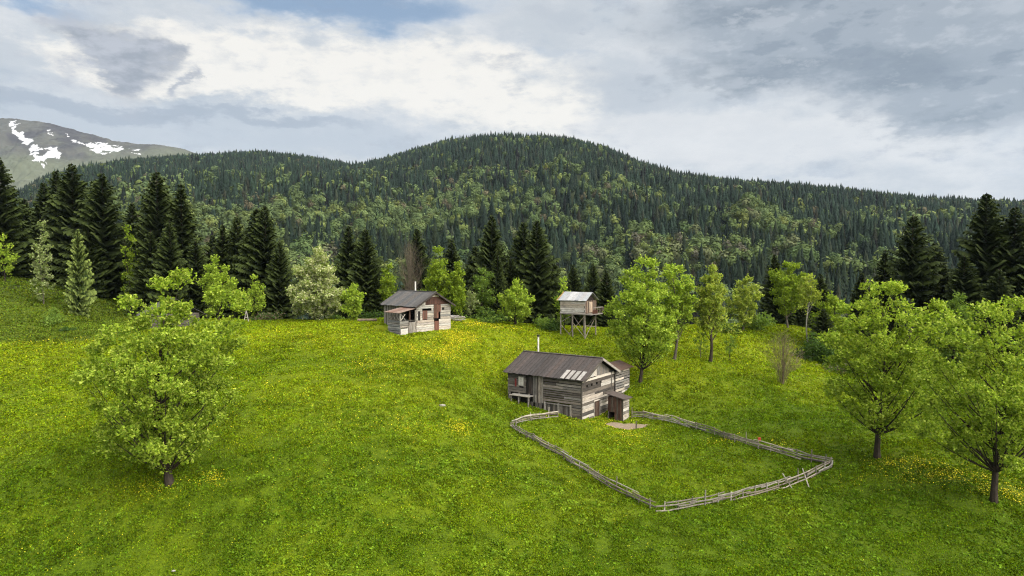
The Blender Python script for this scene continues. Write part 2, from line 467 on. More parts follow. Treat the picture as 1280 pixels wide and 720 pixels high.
grd = link('ground', mesh_np('ground', np.stack([X, Yg, Z], -1).reshape(-1, 3), q, gc.reshape(-1, 3), ground_mat(), True))
tag(grd, 'rolling meadow ground falling towards the forest valley', 'ground', None, 'structure')

# ---------------------------------------------------------------- snow mountain
MX = np.array([-300, -150, -60, 0, 30, 60, 100, 150, 200, 230, 260, 300, 360, 460], float)
MY = np.array([190, 160, 150, 149, 150, 154, 164, 178, 182, 187, 196, 210, 230, 270], float)
MD = 3000.0
pxs = np.linspace(-200, 420, 700); ds = np.concatenate([np.linspace(2050, MD, 260), np.linspace(MD + 30, MD + 520, 12)])
PX, DD = np.meshgrid(pxs, ds)
XM = (PX - 640) / F * DD
ztop = CAMZ + (330 - np.interp(PX, MX, MY)) / F * MD
t = (DD - 2050) / (MD - 2050)
ZM = np.where(t <= 1, 60 + (ztop - 60) * np.clip(t, 0, 1) ** 0.9, ztop - (t - 1) * 500)
gul = (fbm(XM / 112, DD / 294, 91, 5) - 0.48) * 130 + (fbm(XM / 31, DD / 49, 94, 4) - 0.47) * 28
ZM = ZM + gul * np.sin(np.pi * np.clip(t, 0, 1)) ** 0.7 * np.where(t <= 1, 1, 0)
ZM = ZM + (fbm(XM / 21, DD / 21, 97, 3) - .45) * 10
PYM = 330 - (ZM - CAMZ) / DD * F
def inpoly(x, y, poly):
    c = np.zeros(x.shape, bool); j = len(poly) - 1
    for i in range(len(poly)):
        xi, yi = poly[i]; xj, yj = poly[j]
        k = ((yi > y) != (yj > y)) & (x < (xj - xi) * (y - yi) / (yj - yi + 1e-12) + xi)
        c ^= k; j = i
    return c
SNOW = [[(16,153),(29,155),(31,166),(44,177),(56,186),(83,188),(76,197),(60,204),(57,211),(47,200),(34,183),(24,165)],
        [(86,169),(98,174),(111,183),(101,181)], [(111,181),(128,178),(142,183),(156,184),(150,190),(135,194),(119,188)], [(58,164),(72,167),(66,168)], [(160,189),(180,187),(176,191)]]
# the polygons are heights and bearings on this mountain's own face; ragged edges from noise
jx = PX + (fbm(XM / 28, DD / 38, 101, 5) - 0.47) * 15; jy = PYM + (fbm(XM / 28, DD / 38, 107, 5) - 0.47) * 12
snow = np.zeros(PX.shape, bool)
for p in SNOW:
    snow |= inpoly(jx, jy, p)
hole = inpoly(jx, jy, [(48,188),(57,187),(62,193),(52,195)])
snow &= ~hole & (t <= 1) & (fbm(XM / 18, DD / 42, 117, 4) > 0.41)
rock = np.array([0.036, 0.034, 0.038]); heath = np.array([0.056, 0.055, 0.050]); lush = np.array([0.075, 0.082, 0.056])
nz = smooth(0.38, 0.58, fbm(XM / 84, DD / 84, 111, 5))[..., None]
lo = smooth(175, 205, PYM + (fbm(XM / 140, DD / 140, 113, 3) - .5) * 40)[..., None]
mc = rock * (1 - nz) + heath * nz; mc = mc * (1 - lo) + lush * lo
mc = np.where(snow[..., None], np.array([0.46, 0.47, 0.50]), mc)
nr, na = PX.shape; idx = np.arange(nr * na).reshape(nr, na)
q = np.stack([idx[:-1, :-1], idx[:-1, 1:], idx[1:, 1:], idx[1:, :-1]], -1).reshape(-1, 4)
m, nt2 = new_mat('mountain_rock')
b = N(nt2, 'ShaderNodeBsdfPrincipled'); b.inputs['Roughness'].default_value = 0.9; b.inputs['Specular IOR Level'].default_value = 0.1
g2 = N(nt2, 'ShaderNodeNewGeometry')
L(nt2, mix_rgb(nt2, 1.0, attr_col(nt2), ramp(nt2, noise(nt2, 0.03, 6, 0.7, g2.outputs['Position']), [(0.3, (0.75, 0.75, 0.75)), (0.7, (1.15, 1.15, 1.15))]), 'MULTIPLY'), b.inputs['Base Color'])
o_ = N(nt2, 'ShaderNodeOutputMaterial'); L(nt2, b.outputs[0], o_.inputs[0])
mt = link('snow_mountain', mesh_np('snow_mountain', np.stack([XM, DD, ZM], -1).reshape(-1, 3), q, mc.reshape(-1, 3), m, True))
tag(mt, 'bare distant mountain with streaks of old snow', 'mountain', None, 'structure')

# ================================================================ FOLIAGE GENERATORS
def leaf_quads(rng, P, size, axis=None, up_bias=0.35, wid=0.62):
    """rhombic leaves at points P: returns V (4n,3), F (n,4)"""
    n = len(P)
    nrm = rng.normal(size=(n, 3)); nrm[:, 2] += up_bias * 2
    nrm /= np.linalg.norm(nrm, axis=1, keepdims=True) + 1e-9
    a = rng.normal(size=(n, 3))
    if axis is not None:
        a = a * 0.6 + axis
    a -= (a * nrm).sum(1, keepdims=True) * nrm
    a /= np.linalg.norm(a, axis=1, keepdims=True) + 1e-9
    b = np.cross(nrm, a)
    s = (size * rng.uniform(0.65, 1.35, n))[:, None]
    V = np.stack([P - a * s, P + b * s * wid, P + a * s, P - b * s * wid], 1).reshape(-1, 3)
    return V, np.arange(4 * n).reshape(n, 4)

def palette(rng, n, cols, jitter=0.14):
    c = np.array(cols)[rng.integers(0, len(cols), n)] * (1 + rng.uniform(-jitter, jitter, (n, 1)))
    return np.repeat(np.clip(c, 0, 1), 4, 0)

def broadleaf_meshes(seed, Ht, trunk_h, lobes, n_br, n_leaf, leaf, cols, bark, r_trunk, limb_frac=0.4, spread=0.09, hang=0.0, lean=0.0, clumps=10):
    """trunk with limbs running to tips spread through the crown's lobes; leaves gather along the outer part of each branch"""
    rng = np.random.default_rng(seed)
    lob = np.array(lobes, float)
    vol = lob[:, 3] * lob[:, 4] * lob[:, 5]
    wts = vol ** 0.75; wts /= wts.sum()
    nc_ = n_br * 14
    k = rng.choice(len(lob), nc_, p=wts)
    d = rng.normal(size=(nc_, 3)); d /= np.linalg.norm(d, axis=1, keepdims=True)
    cand = lob[k, :3] + d * lob[k, 3:] * (rng.uniform(0.1, 1.0, nc_) ** 0.45 * rng.uniform(0.75, 1.06, nc_))[:, None]
    sel = [0]; dist = ((cand - cand[0]) ** 2).sum(1)
    wgt = rng.uniform(0.6, 1.4, nc_)
    for _ in range(n_br - 1):          # boughs keep their distance from each other
        j = int(np.argmax(dist * wgt)); sel.append(j)
        dist = np.minimum(dist, ((cand - cand[j]) ** 2).sum(1))
    tips = cand[sel]
    rb = 0.98 * (4.19 * vol.sum() * 0.62 / n_br) ** (1 / 3) * 0.62
    rbs = rb * rng.uniform(0.5, 1.08, n_br)
    tips[:, 2] = np.maximum(tips[:, 2], trunk_h * 0.45)
    hd = np.hypot(tips[:, 0], tips[:, 1])
    zs = np.clip(tips[:, 2] - 0.75 * hd - 0.12 * Ht + rng.normal(size=n_br) * 0.03 * Ht, trunk_h * 0.8, Ht * 0.8)
    wob = lambda z: np.stack([0.03 * Ht * np.sin(z / Ht * 5 + seed) + lean * z, 0.03 * Ht * np.cos(z / Ht * 4 + seed * 2), z], -1) - np.array([0.03 * Ht * math.sin(seed), 0.03 * Ht * math.cos(seed * 2), 0])
    S = wob(zs)
    ctrl = S * 0.45 + tips * 0.55; ctrl[:, 2] = S[:, 2] + (tips[:, 2] - S[:, 2]) * (0.35 - hang)
    bez = lambda t, i: ((1 - t) ** 2)[:, None] * S[i] + (2 * t * (1 - t))[:, None] * ctrl[i] + (t * t)[:, None] * tips[i]
    ncl = max(5, clumps)
    ci = np.repeat(np.arange(n_br), ncl)
    dv = rng.normal(size=(len(ci), 3)); dv[:, 2] += 0.25; dv /= np.linalg.norm(dv, axis=1, keepdims=True)
    Cc = tips[ci] + dv * np.array([1, 1, 0.62]) * (rbs[ci] * rng.uniform(0.15, 1.0, len(ci)) ** 0.5)[:, None]
    axc = tips[ci] - ctrl[ci]; axc /= np.linalg.norm(axc, axis=1, keepdims=True) + 1e-9
    axc = axc * 0.55 + dv * 0.6
    onb = rng.random(len(ci)) < 0.16
    tt = rng.uniform(0.4, 1.0, len(ci))
    Cc[onb] = (bez(tt, ci) + rng.normal(size=Cc.shape) * 0.25 * rb)[onb]
    per = max(3, n_leaf // len(ci))
    li = np.repeat(np.arange(len(ci)), per)
    td = axc * 0.75 + rng.normal(size=axc.shape) * 0.45 + np.array([0, 0, 0.38]); td /= np.linalg.norm(td, axis=1, keepdims=True) + 1e-9
    ln = leaf * 2.6 * rng.uniform(0.6, 1.7, len(ci))
    u = rng.uniform(-0.7, 1.0, len(li))
    P = Cc[li] + td[li] * (u * ln[li])[:, None] + rng.normal(size=(len(li), 3)) * (leaf * 0.62 * (1.15 - np.maximum(u, 0)))[:, None]
    P[:, 2] = np.maximum(P[:, 2], 0.25)
    axc = td
    ax = axc[li]
    V, Fq = leaf_quads(rng, P, np.full(len(P), leaf), ax, 0.6)
    pc = palette(rng, len(P), cols); pc = np.clip(pc * np.repeat(np.repeat(1 + rng.normal(size=(len(ci), 1)) * 0.13, per, 0), 4, 0), 0, 1)
    crown = mesh_np('crown', V, Fq, pc, M_LEAF)
    mb = MB(); prng = random.Random(seed)
    zz = np.linspace(-0.3, Ht * 0.82, 11); tp = wob(zz)
    rad = r_trunk * (1 - 0.9 * np.clip(zz / (Ht * 0.85), 0, 1)) + r_trunk * 0.35 * np.exp(-np.clip(zz, 0, None) / (0.03 * Ht))
    mb.tube(tp, list(rad), bark, 8)
    order = rng.permutation(n_br)[:int(n_br * limb_frac)]
    for j in order:
        ts = np.linspace(0, 1, 6); pp = bez(ts, np.full(6, j))
        r0 = r_trunk * 0.34 * (1 - 0.7 * S[j, 2] / Ht)
        mb.tube(pp, list(np.linspace(r0, r0 * 0.15, 6)), jit(prng, bark, 0.2), 4, False)
    return mb.mesh('trunk', M_BARK), crown

def round_crown(seed, Ht, w, bottom=0.25, peaky=0.0, n=6):
    """a lumpy crown between bottom*Ht and Ht, w wide"""
    rg = random.Random(seed); L_ = []
    b = bottom * Ht; hh = Ht - b
    L_.append((0, 0, b + hh * 0.45, w * 0.40, w * 0.40, hh * 0.42))
    L_.append((w * 0.03, 0, b + hh * 0.76, w * (0.25 - 0.1 * peaky), w * 0.22, hh * 0.25))
    for i in range(n):
        a = 2 * math.pi * (i + rg.random() * 0.6) / n; z = rg.uniform(0.2, 0.68 - 0.1 * peaky)
        rr = w * rg.uniform(0.22, 0.30) * (1 - 0.5 * peaky * z)
        L_.append((math.cos(a) * rr, math.sin(a) * rr, b + hh * z, w * rg.uniform(0.17, 0.24), w * rg.uniform(0.17, 0.24), hh * rg.uniform(0.12, 0.2)))
    return L_

def plant_tree(name, label, cat, loc, tm, cm, group=None, rz=0):
    t = thing(name, label, cat, loc, rz, group)
    link('trunk', tm, t); link('crown', cm, t)
    return t

G_BRIGHT = [(0.275, 0.37, 0.038), (0.235, 0.33, 0.034), (0.35, 0.43, 0.065), (0.155, 0.245, 0.024)]
G_HERO = [(0.27, 0.355, 0.034), (0.215, 0.305, 0.028), (0.36, 0.43, 0.07), (0.13, 0.21, 0.018)]
G_LIME = [(0.205, 0.28, 0.024), (0.17, 0.245, 0.022), (0.25, 0.32, 0.034), (0.12, 0.19, 0.016)]
G_YEL = [(0.27, 0.33, 0.045), (0.22, 0.29, 0.04), (0.34, 0.37, 0.07), (0.16, 0.22, 0.028)]
G_MID = [(0.125, 0.20, 0.032), (0.10, 0.165, 0.026), (0.16, 0.23, 0.04)]
G_DEEP = [(0.045, 0.085, 0.016), (0.06, 0.105, 0.02), (0.035, 0.07, 0.014)]
G_BLOSSOM = [(0.46, 0.47, 0.26), (0.34, 0.39, 0.16), (0.21, 0.28, 0.06), (0.52, 0.52, 0.34), (0.19, 0.26, 0.05)]
G_SILVER = [(0.22, 0.27, 0.10), (0.17, 0.23, 0.07), (0.28, 0.31, 0.15)]
G_TWIG = [(0.16, 0.13, 0.09), (0.12, 0.10, 0.07), (0.13, 0.13, 0.06)]
BARK = (0.050, 0.040, 0.032); BARK_G = (0.13, 0.115, 0.095); BARK_W = (0.38, 0.36, 0.32)

def top_height(px, py_top, x, y, z):
    return at(px, py_top, y)[2] - z

# hero trees -----------------------------------------------------
def px_lobes(px0, Y, z0, specs):
    """(px, py, rx_px, ry_px, depth, depth radius in m) -> local lobes"""
    out = []; s = Y / F
    for (px, py, rx, ry, dy, ryd) in specs:
        z = at(px, py, Y)[2] - z0
        out.append(((px - px0) * s, dy, z, rx * s, ryd, ry * s))
    return out

x, y, z = ground(212, 606)
Hh = top_height(225, 350, x, y, z)
lb = px_lobes(212, y, z, [(205, 465, 76, 78, 0, 4.4), (270, 436, 36, 52, 0.3, 2.6), (205, 408, 40, 38, 0, 2.4), (152, 446, 34, 42, -0.3, 2.2), (285, 384, 23, 30, 0.3, 1.4),
                         (226, 364, 20, 24, 0, 1.2), (166, 390, 16, 20, 0.2, 1.0), (130, 478, 26, 36, 0, 1.7), (188, 530, 58, 46, 0, 3.3), (255, 510, 38, 54, 0, 2.6), (214, 562, 42, 22, 0, 2.1),
                         (205, 470, 62, 54, -3.2, 1.7), (225, 520, 42, 42, -2.8, 1.5)])
tm, cm = broadleaf_meshes(3, Hh, 1.1, lb, 105, 66000, 0.098, G_HERO, BARK, 0.26, 0.6, clumps=62)
plant_tree('broadleaf_tree', 'full spring green tree with branches to the ground in the left meadow', 'tree', (x, y, z), tm, cm)

x, y, z = ground(1096, 573)
Hh = top_height(1110, 350, x, y, z)
lb = px_lobes(1096, y, z, [(1100, 440, 62, 62, 0, 3.6), (1108, 385, 40, 36, 0, 2.2), (1058, 435, 34, 50, 0, 2.2), (1145, 415, 34, 46, 0, 2.2), (1150, 395, 24, 26, 0.3, 1.4), (1070, 400, 26, 28, 0, 1.6),
                          (1095, 500, 50, 38, 0, 3.0), (1145, 480, 36, 44, 0, 2.4), (1048, 470, 22, 32, 0, 1.5), (1100, 445, 46, 46, -2.8, 1.5)])
tm, cm = broadleaf_meshes(11, Hh, 2.4, lb, 72, 36000, 0.105, G_HERO, BARK, 0.23, 0.8, clumps=50)
plant_tree('broadleaf_tree', 'broad green fruit tree with short dark trunk near the right corner of the fence', 'tree', (x, y, z), tm, cm)

x, y, z = ground(1242, 628)
Hh = top_height(1245, 373, x, y, z)
lb = px_lobes(1242, y, z, [(1240, 480, 70, 68, 0, 3.8), (1248, 402, 30, 30, 0, 1.7), (1215, 420, 40, 40, 0, 2.2), (1280, 440, 44, 50, 0, 2.6), (1190, 480, 36, 44, 0, 2.2), (1300, 500, 44, 56, 0, 2.6),
                          (1180, 530, 36, 36, 0.2, 2.0), (1240, 545, 56, 36, 0, 3.2), (1285, 420, 24, 26, 0.3, 1.3), (1240, 480, 50, 50, -2.8, 1.5), (1165, 500, 18, 26, 0, 1.2)])
tm, cm = broadleaf_meshes(17, Hh, 2.6, lb, 82, 42000, 0.098, G_HERO, BARK, 0.22, 0.8, clumps=52)
plant_tree('broadleaf_tree', 'large loose crowned fruit tree at the right edge with its trunk in the open grass', 'tree', (x, y, z), tm, cm)

# other broadleaf trees: (label, px_base, base (py or None), Y, py_top, width px, colours, bark, bottom, peaky, branches, leaves, leaf, name)
BT = [
 ('full fresh green tree standing just behind the front barn', 800, 479, None, 318, 92, G_BRIGHT, BARK, 0.14, 0.3, 170, 14000, 0.16, 0.19),
 ('upright bright green tree between the full tree behind the barn and the ivy trunk', 843, 450, None, 322, 60, G_BRIGHT, BARK_G, 0.20, 0.5, 110, 8000, 0.17, 0.17),
 ('tall narrow yellow green tree with an ivy covered trunk right of the barn', 888, 453, None, 330, 46, G_YEL, BARK, 0.30, 0.45, 90, 5200, 0.17, 0.2),
 ('pale yellow green rounded tree at the top edge of the right meadow', 929, 413, None, 346, 50, G_YEL, BARK_G, 0.12, 0.2, 80, 4600, 0.18, 0.14),
 ('vivid green domed tree with a bare pale stem on the right meadow crest', 985, 410, None, 323, 54, G_LIME, BARK_G, 0.20, 0.1, 100, 6500, 0.18, 0.14),
 ('slim tree with yellow tipped crown on a long whitish trunk', 1010, 431, None, 338, 30, G_YEL, BARK_W, 0.52, 0.1, 40, 1500, 0.18, 0.12),
 ('bright green bushy tree behind the dark shrub on the right', 1040, None, 95, 366, 50, G_LIME, BARK, 0.08, 0.1, 90, 5200, 0.18, 0.14),
 ('mid green rounded tree filling the gap between the two right fruit trees', 1192, None, 86, 357, 62, G_MID, BARK, 0.08, 0.1, 110, 7000, 0.18, 0.16),
 ('cream blossomed rounded tree standing alone left of the crest hut', 395, 401, None, 310, 78, G_BLOSSOM, BARK, 0.02, 0.2, 150, 12000, 0.19, 0.15),
 ('small leafy green tree between the cream blossom tree and the crest hut', 441, 401, None, 353, 32, G_BRIGHT, BARK, 0.12, 0.2, 50, 2300, 0.18, 0.09),
 ('narrow fresh green tree rising behind the left roof end of the crest hut', 485, None, 104, 327, 26, G_LIME, BARK, 0.10, 0.6, 55, 2600, 0.18, 0.10),
 ('tall vivid green poplar like tree directly behind the crest hut gable', 547, None, 101, 308, 40, G_LIME, BARK, 0.05, 0.7, 90, 5600, 0.18, 0.14),
 ('second vivid green upright tree on the right shoulder of the tree behind the crest hut', 571, None, 100, 322, 30, G_LIME, BARK, 0.05, 0.7, 70, 3600, 0.18, 0.12),
 ('small silvery white flowering tree right of the crest hut', 589, 398, None, 360, 20, G_SILVER, BARK_G, 0.22, 0.2, 40, 900, 0.15, 0.07),
 ('mid green loose tree against dark spruces beyond the silvery little tree', 604, None, 103, 329, 34, G_MID, BARK, 0.08, 0.4, 60, 2600, 0.18, 0.12),
 ('young bushy green tree on the crest midway between crest hut and stilt hut', 644, 407, None, 348, 50, G_BRIGHT, BARK, 0.04, 0.45, 90, 5200, 0.17, 0.11),
 ('thin sparse green sapling right beside the left corner of the stilt hut', 705, None, 97, 341, 22, G_BRIGHT, BARK, 0.10, 0.6, 40, 950, 0.18, 0.08),
 ('pale green tree peeping over the big left tree in front of dark spruces', 272, None, 101, 313, 46, G_BRIGHT, BARK, 0.10, 0.4, 80, 4600, 0.18, 0.13),
 ('narrow yellowish green sapling at the foot of the twin topped spruces', 320, None, 107, 337, 22, G_BRIGHT, BARK, 0.10, 0.5, 45, 1500, 0.18, 0.09),
 ('sparse yellow green young tree squeezed between two tall left spruces', 163, None, 113, 280, 26, G_LIME, BARK, 0.10, 0.4, 45, 1300, 0.20, 0.1),
 ('pale sparse young tree with silvery leaves in front of the left spruces', 54, 352, None, 270, 30, G_SILVER, BARK_G, 0.05, 0.6, 60, 1500, 0.20, 0.09),
 ('light green sapling low at the left edge under a spruce', 6, None, 112, 292, 26, G_BRIGHT, BARK, 0.10, 0.4, 40, 1100, 0.2, 0.09),
 ('little thin sapling alone in the grass right of the ivy trunk tree', 913, 452, None, 416, 16, G_MID, BARK, 0.25, 0.3, 26, 320, 0.12, 0.05),
 ('leafless wispy sapling beside the ivy trunk tree', 876, 448, None, 402, 20, G_MID, BARK_G, 0.2, 0.3, 30, 300, 0.12, 0.05),
]
for i, (lab, px, py, Yd, pt, wpx, cols, bark, bot, pk, nb, nl, lf, rt) in enumerate(BT):
    if py is not None:
        x, y, z = ground(px, py)
    else:
        x, y = (px - 640) / F * Yd, Yd; z = h1(x, y)
    Ht = top_height(px, pt, x, y, z) * 0.97; wm = wpx * y / F
    tm, cm = broadleaf_meshes(100 + i * 7, Ht, Ht * bot * 0.9, round_crown(50 + i, Ht, wm, bot, pk), max(10, int(nb * 0.42)), int(nl * 1.9 * (1.8 if cols is G_BLOSSOM else 1)), lf * 0.78, cols, bark, rt, 0.8, clumps=int(nl * 1.9 / max(10, nb * 0.42) / 8))
    plant_tree('broadleaf_tree' if Ht > 5.5 else 'sapling', lab, 'tree', (x, y, z), tm, cm)

# bare trees / shrubs: only twigs
def bare_mesh(seed, Ht, wm, col, n=120):
    rg = random.Random(seed); mb = MB()
    for i in range(n):
        a = rg.uniform(0, 6.283); el_ = rg.uniform(-0.9, 1.57); q_ = rg.uniform(0.5, 1) ** 0.5
        tip = Vector((math.cos(a) * math.cos(el_) * wm * 0.5 * q_, math.sin(a) * math.cos(el_) * wm * 0.5 * q_, Ht * (0.58 + 0.42 * math.sin(el_) * q_)))
        st = Vector((tip.x * 0.2, tip.y * 0.2, Ht * rg.uniform(0.0, 0.5) * (tip.z / Ht))) if i > 12 else Vector((tip.x * .05, tip.y * .05, -.1))
        mid = st.lerp(tip, 0.5) + Vector((0, 0, 0.08 * Ht)); mid.x *= 0.7; mid.y *= 0.7
        r0 = 0.03 if i < 12 else 0.014
        mb.tube([st, mid, tip], [r0, r0 * 0.75, r0 * 0.4], jit(rg, col, 0.25), 3, False)
        for k in range(5):
            p = mid.lerp(tip, rg.random()); q = p + Vector((rg.gauss(0, .1) * wm, rg.gauss(0, .1) * wm, rg.uniform(.05, .16) * Ht))
            mb.tube([p, q], [r0 * 0.5, r0 * 0.3], jit(rg, col, 0.25), 3, False)
    return mb
for lab, px, py, Yd, pt, wpx, col in [
    ('leafless grey brown tree rising behind the crest hut chimney', 513, None, 106, 300, 40, (0.17, 0.145, 0.11)),
    ('leafless brown bush alone on the right meadow slope', 978, 481, None, 414, 58, (0.25, 0.205, 0.135))]:
    if py is not None:
        x, y, z = ground(px, py)
    else:
        x, y = (px - 640) / F * Yd, Yd; z = h1(x, y)
    Ht = top_height(px, pt, x, y, z)
    t = thing('bare_tree', lab, 'tree', (x, y, z))
    bare_mesh(px, Ht, wpx * y / F, col, 110).build('branches', M_BARK, t)
    mb = MB(); mb.tube([(0, 0, -0.2), (0.1, 0, Ht * 0.35), (0.05, 0.05, Ht * 0.7)], [0.09, 0.06, 0.03], col, 6); mb.build('trunk', M_BARK, t)

# shrubs -----------------------------------------------------------
def shrub_mesh(seed, wm, Ht, cols, n, leaf):
    rng = np.random.default_rng(seed)
    d = rng.normal(size=(n, 3)); d /= np.linalg.norm(d, axis=1, keepdims=True); d[:, 2] = np.abs(d[:, 2])
    k = rng.integers(0, 14, n); cc = rng.normal(size=(14, 3)) * np.array([0.24, 0.24, 0.15]); cc[:, 2] = np.abs(cc[:, 2])
    P = (cc[k] + d * (0.30 * rng.random((n, 1)) ** 0.4)) * np.array([wm, wm, Ht * 1.5]) * 0.95
    P[:, 2] = np.maximum(P[:, 2], 0.05)
    V, Fq = leaf_quads(rng, P, np.full(n, leaf), d)
    return mesh_np('leaves', V, Fq, palette(rng, n, cols), M_LEAF)
SH = [('dark green dense bush below the whitish slim trunk on the right', 1022, 452, 44, 42, G_DEEP, 2600, 0.16),
      ('brownish low thicket at the foot of the twin topped spruces', 335, 398, 36, 15, G_TWIG + G_DEEP, 900, 0.16),
      ('light green shrub on the dark left slope', 66, 407, 26, 24, G_MID, 700, 0.14),
      ('small dark shrub at the bottom of the left slope', 86, 414, 18, 8, G_DEEP, 350, 0.14),
      ('leafy green bush right of the young crest tree', 676, 409, 26, 24, G_MID, 800, 0.16),
      ('low green bush tucked under the right meadow crest trees', 943, 412, 40, 30, G_MID, 1400, 0.17),
      ('dull green bush beneath the pale yellow green crest tree', 905, 416, 30, 22, G_DEEP + G_YEL, 900, 0.17),
      ('low bush below the cream blossom tree, on its right', 421, 400, 26, 13, G_DEEP + G_MID, 700, 0.15),
      ('dark green bush against the left wall of the crest hut', 464, 399, 22, 18, G_DEEP, 600, 0.15),
      ('brown bramble thicket behind the leafless bush on the right slope', 1050, 462, 60, 16, G_TWIG + G_DEEP, 1500, 0.14),
      ('green undergrowth bush right of the silvery little tree', 612, 403, 40, 18, G_DEEP + G_MID, 1100, 0.16),
      ('dark bush at the foot of spruces left of the stilt hut', 690, 414, 26, 20, G_DEEP, 700, 0.16)]
for i, (lab, px, py, wpx, hpx, cols, n, lf) in enumerate(SH):
    x, y, z = ground(px, py)
    t = tag(link('shrub', shrub_mesh(300 + i, wpx * y / F, hpx * y / F, cols, n, lf), None, (x, y, z - 0.05)), lab, 'shrub')

# conifers ----------------------------------------------------------
def spruce_meshes(seed, bare=0.05, R0=0.19, dens=1.0, pale=False):
    """unit spruce (height 1)"""
    rng = np.random.default_rng(seed)
    Ps, Ax, Sz, Cl = [], [], [], []
    mb = MB()
    mb.tube([(0, 0, -0.02), (0.002, 0, 0.4), (0, 0.002, 0.8), (0, 0, 1.0)], [0.014, 0.010, 0.005, 0.001], (0.075, 0.055, 0.042) if bare < .2 else (0.20, 0.15, 0.115), 7)
    z = bare
    Vs, Fs, Cs = [], [], []; off = 0
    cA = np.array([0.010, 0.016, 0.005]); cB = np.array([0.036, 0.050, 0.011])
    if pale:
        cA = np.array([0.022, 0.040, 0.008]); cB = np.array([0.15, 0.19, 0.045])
    asym = rng.uniform(0, 6.283)
    while z < 0.985:
        f = (1 - z) / (1 - bare)
        lr = min(R0 * 1.75 * f, R0 * (0.72 + 0.45 * f)) * (1.0 if z > bare + 0.05 else 0.8) + 0.004
        nb = int((5 + 6 * f) * dens)
        a0 = rng.uniform(0, 6.283)
        for k in range(nb):
            a = a0 + 2 * math.pi * k / nb + rng.normal() * 0.22
            ln = lr * rng.uniform(0.62, 1.18) * (1 + 0.12 * math.cos(a - asym))
            if rng.random() < 0.06:
                ln *= 0.45
            up = rng.uniform(-0.55, -0.2) + 0.75 * (1 - f) ** 1.5
            ns = max(3, int(ln / 0.016))
            s = (np.arange(ns) + 0.6) / ns
            rad = ln * s
            dirx, diry = math.cos(a), math.sin(a)
            zc = z + rng.normal() * 0.004 + rad * up + 0.30 * ln * s ** 2.2
            cen = np.stack([rad * dirx, rad * diry, zc], 1)
            side = np.array([-diry, dirx, 0.0])
            wds = (0.018 + 0.16 * ln * (1 - 0.6 * s)) * rng.uniform(0.7, 1.25, ns)
            lens = np.full(ns, 1.5 * ln / ns + 0.006)
            d = np.array([dirx, diry, up * 0.6]); d /= np.linalg.norm(d)
            droop = np.array([0, 0, -1.0])
            roll = rng.normal(size=ns) * 0.5
            for sg in (-1, 1):
                tipv = cen + side * (sg * wds)[:, None] + droop * (wds * (0.55 + 0.35 * rng.random(ns)))[:, None] + d * lens[:, None] * 0.8
                v = np.stack([cen - d * lens[:, None] * 0.5, cen + d * lens[:, None] * 0.9, tipv], 1)
                Vs.append(v.reshape(-1, 3))
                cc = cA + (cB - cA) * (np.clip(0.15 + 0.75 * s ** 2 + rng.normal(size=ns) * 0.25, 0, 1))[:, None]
                Cs.append(np.repeat(cc, 3, 0))
        z += (0.016 + 0.012 * f) * rng.uniform(0.8, 1.25)
    V = np.concatenate(Vs); c = np.concatenate(Cs)
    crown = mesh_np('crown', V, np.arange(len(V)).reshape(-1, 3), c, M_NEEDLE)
    return mb.mesh('trunk', M_BARK), crown

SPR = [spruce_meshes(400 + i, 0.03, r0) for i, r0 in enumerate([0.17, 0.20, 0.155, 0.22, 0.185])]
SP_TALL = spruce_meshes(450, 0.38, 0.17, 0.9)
SP_PALE = spruce_meshes(460, 0.03, 0.24, 0.75, True)
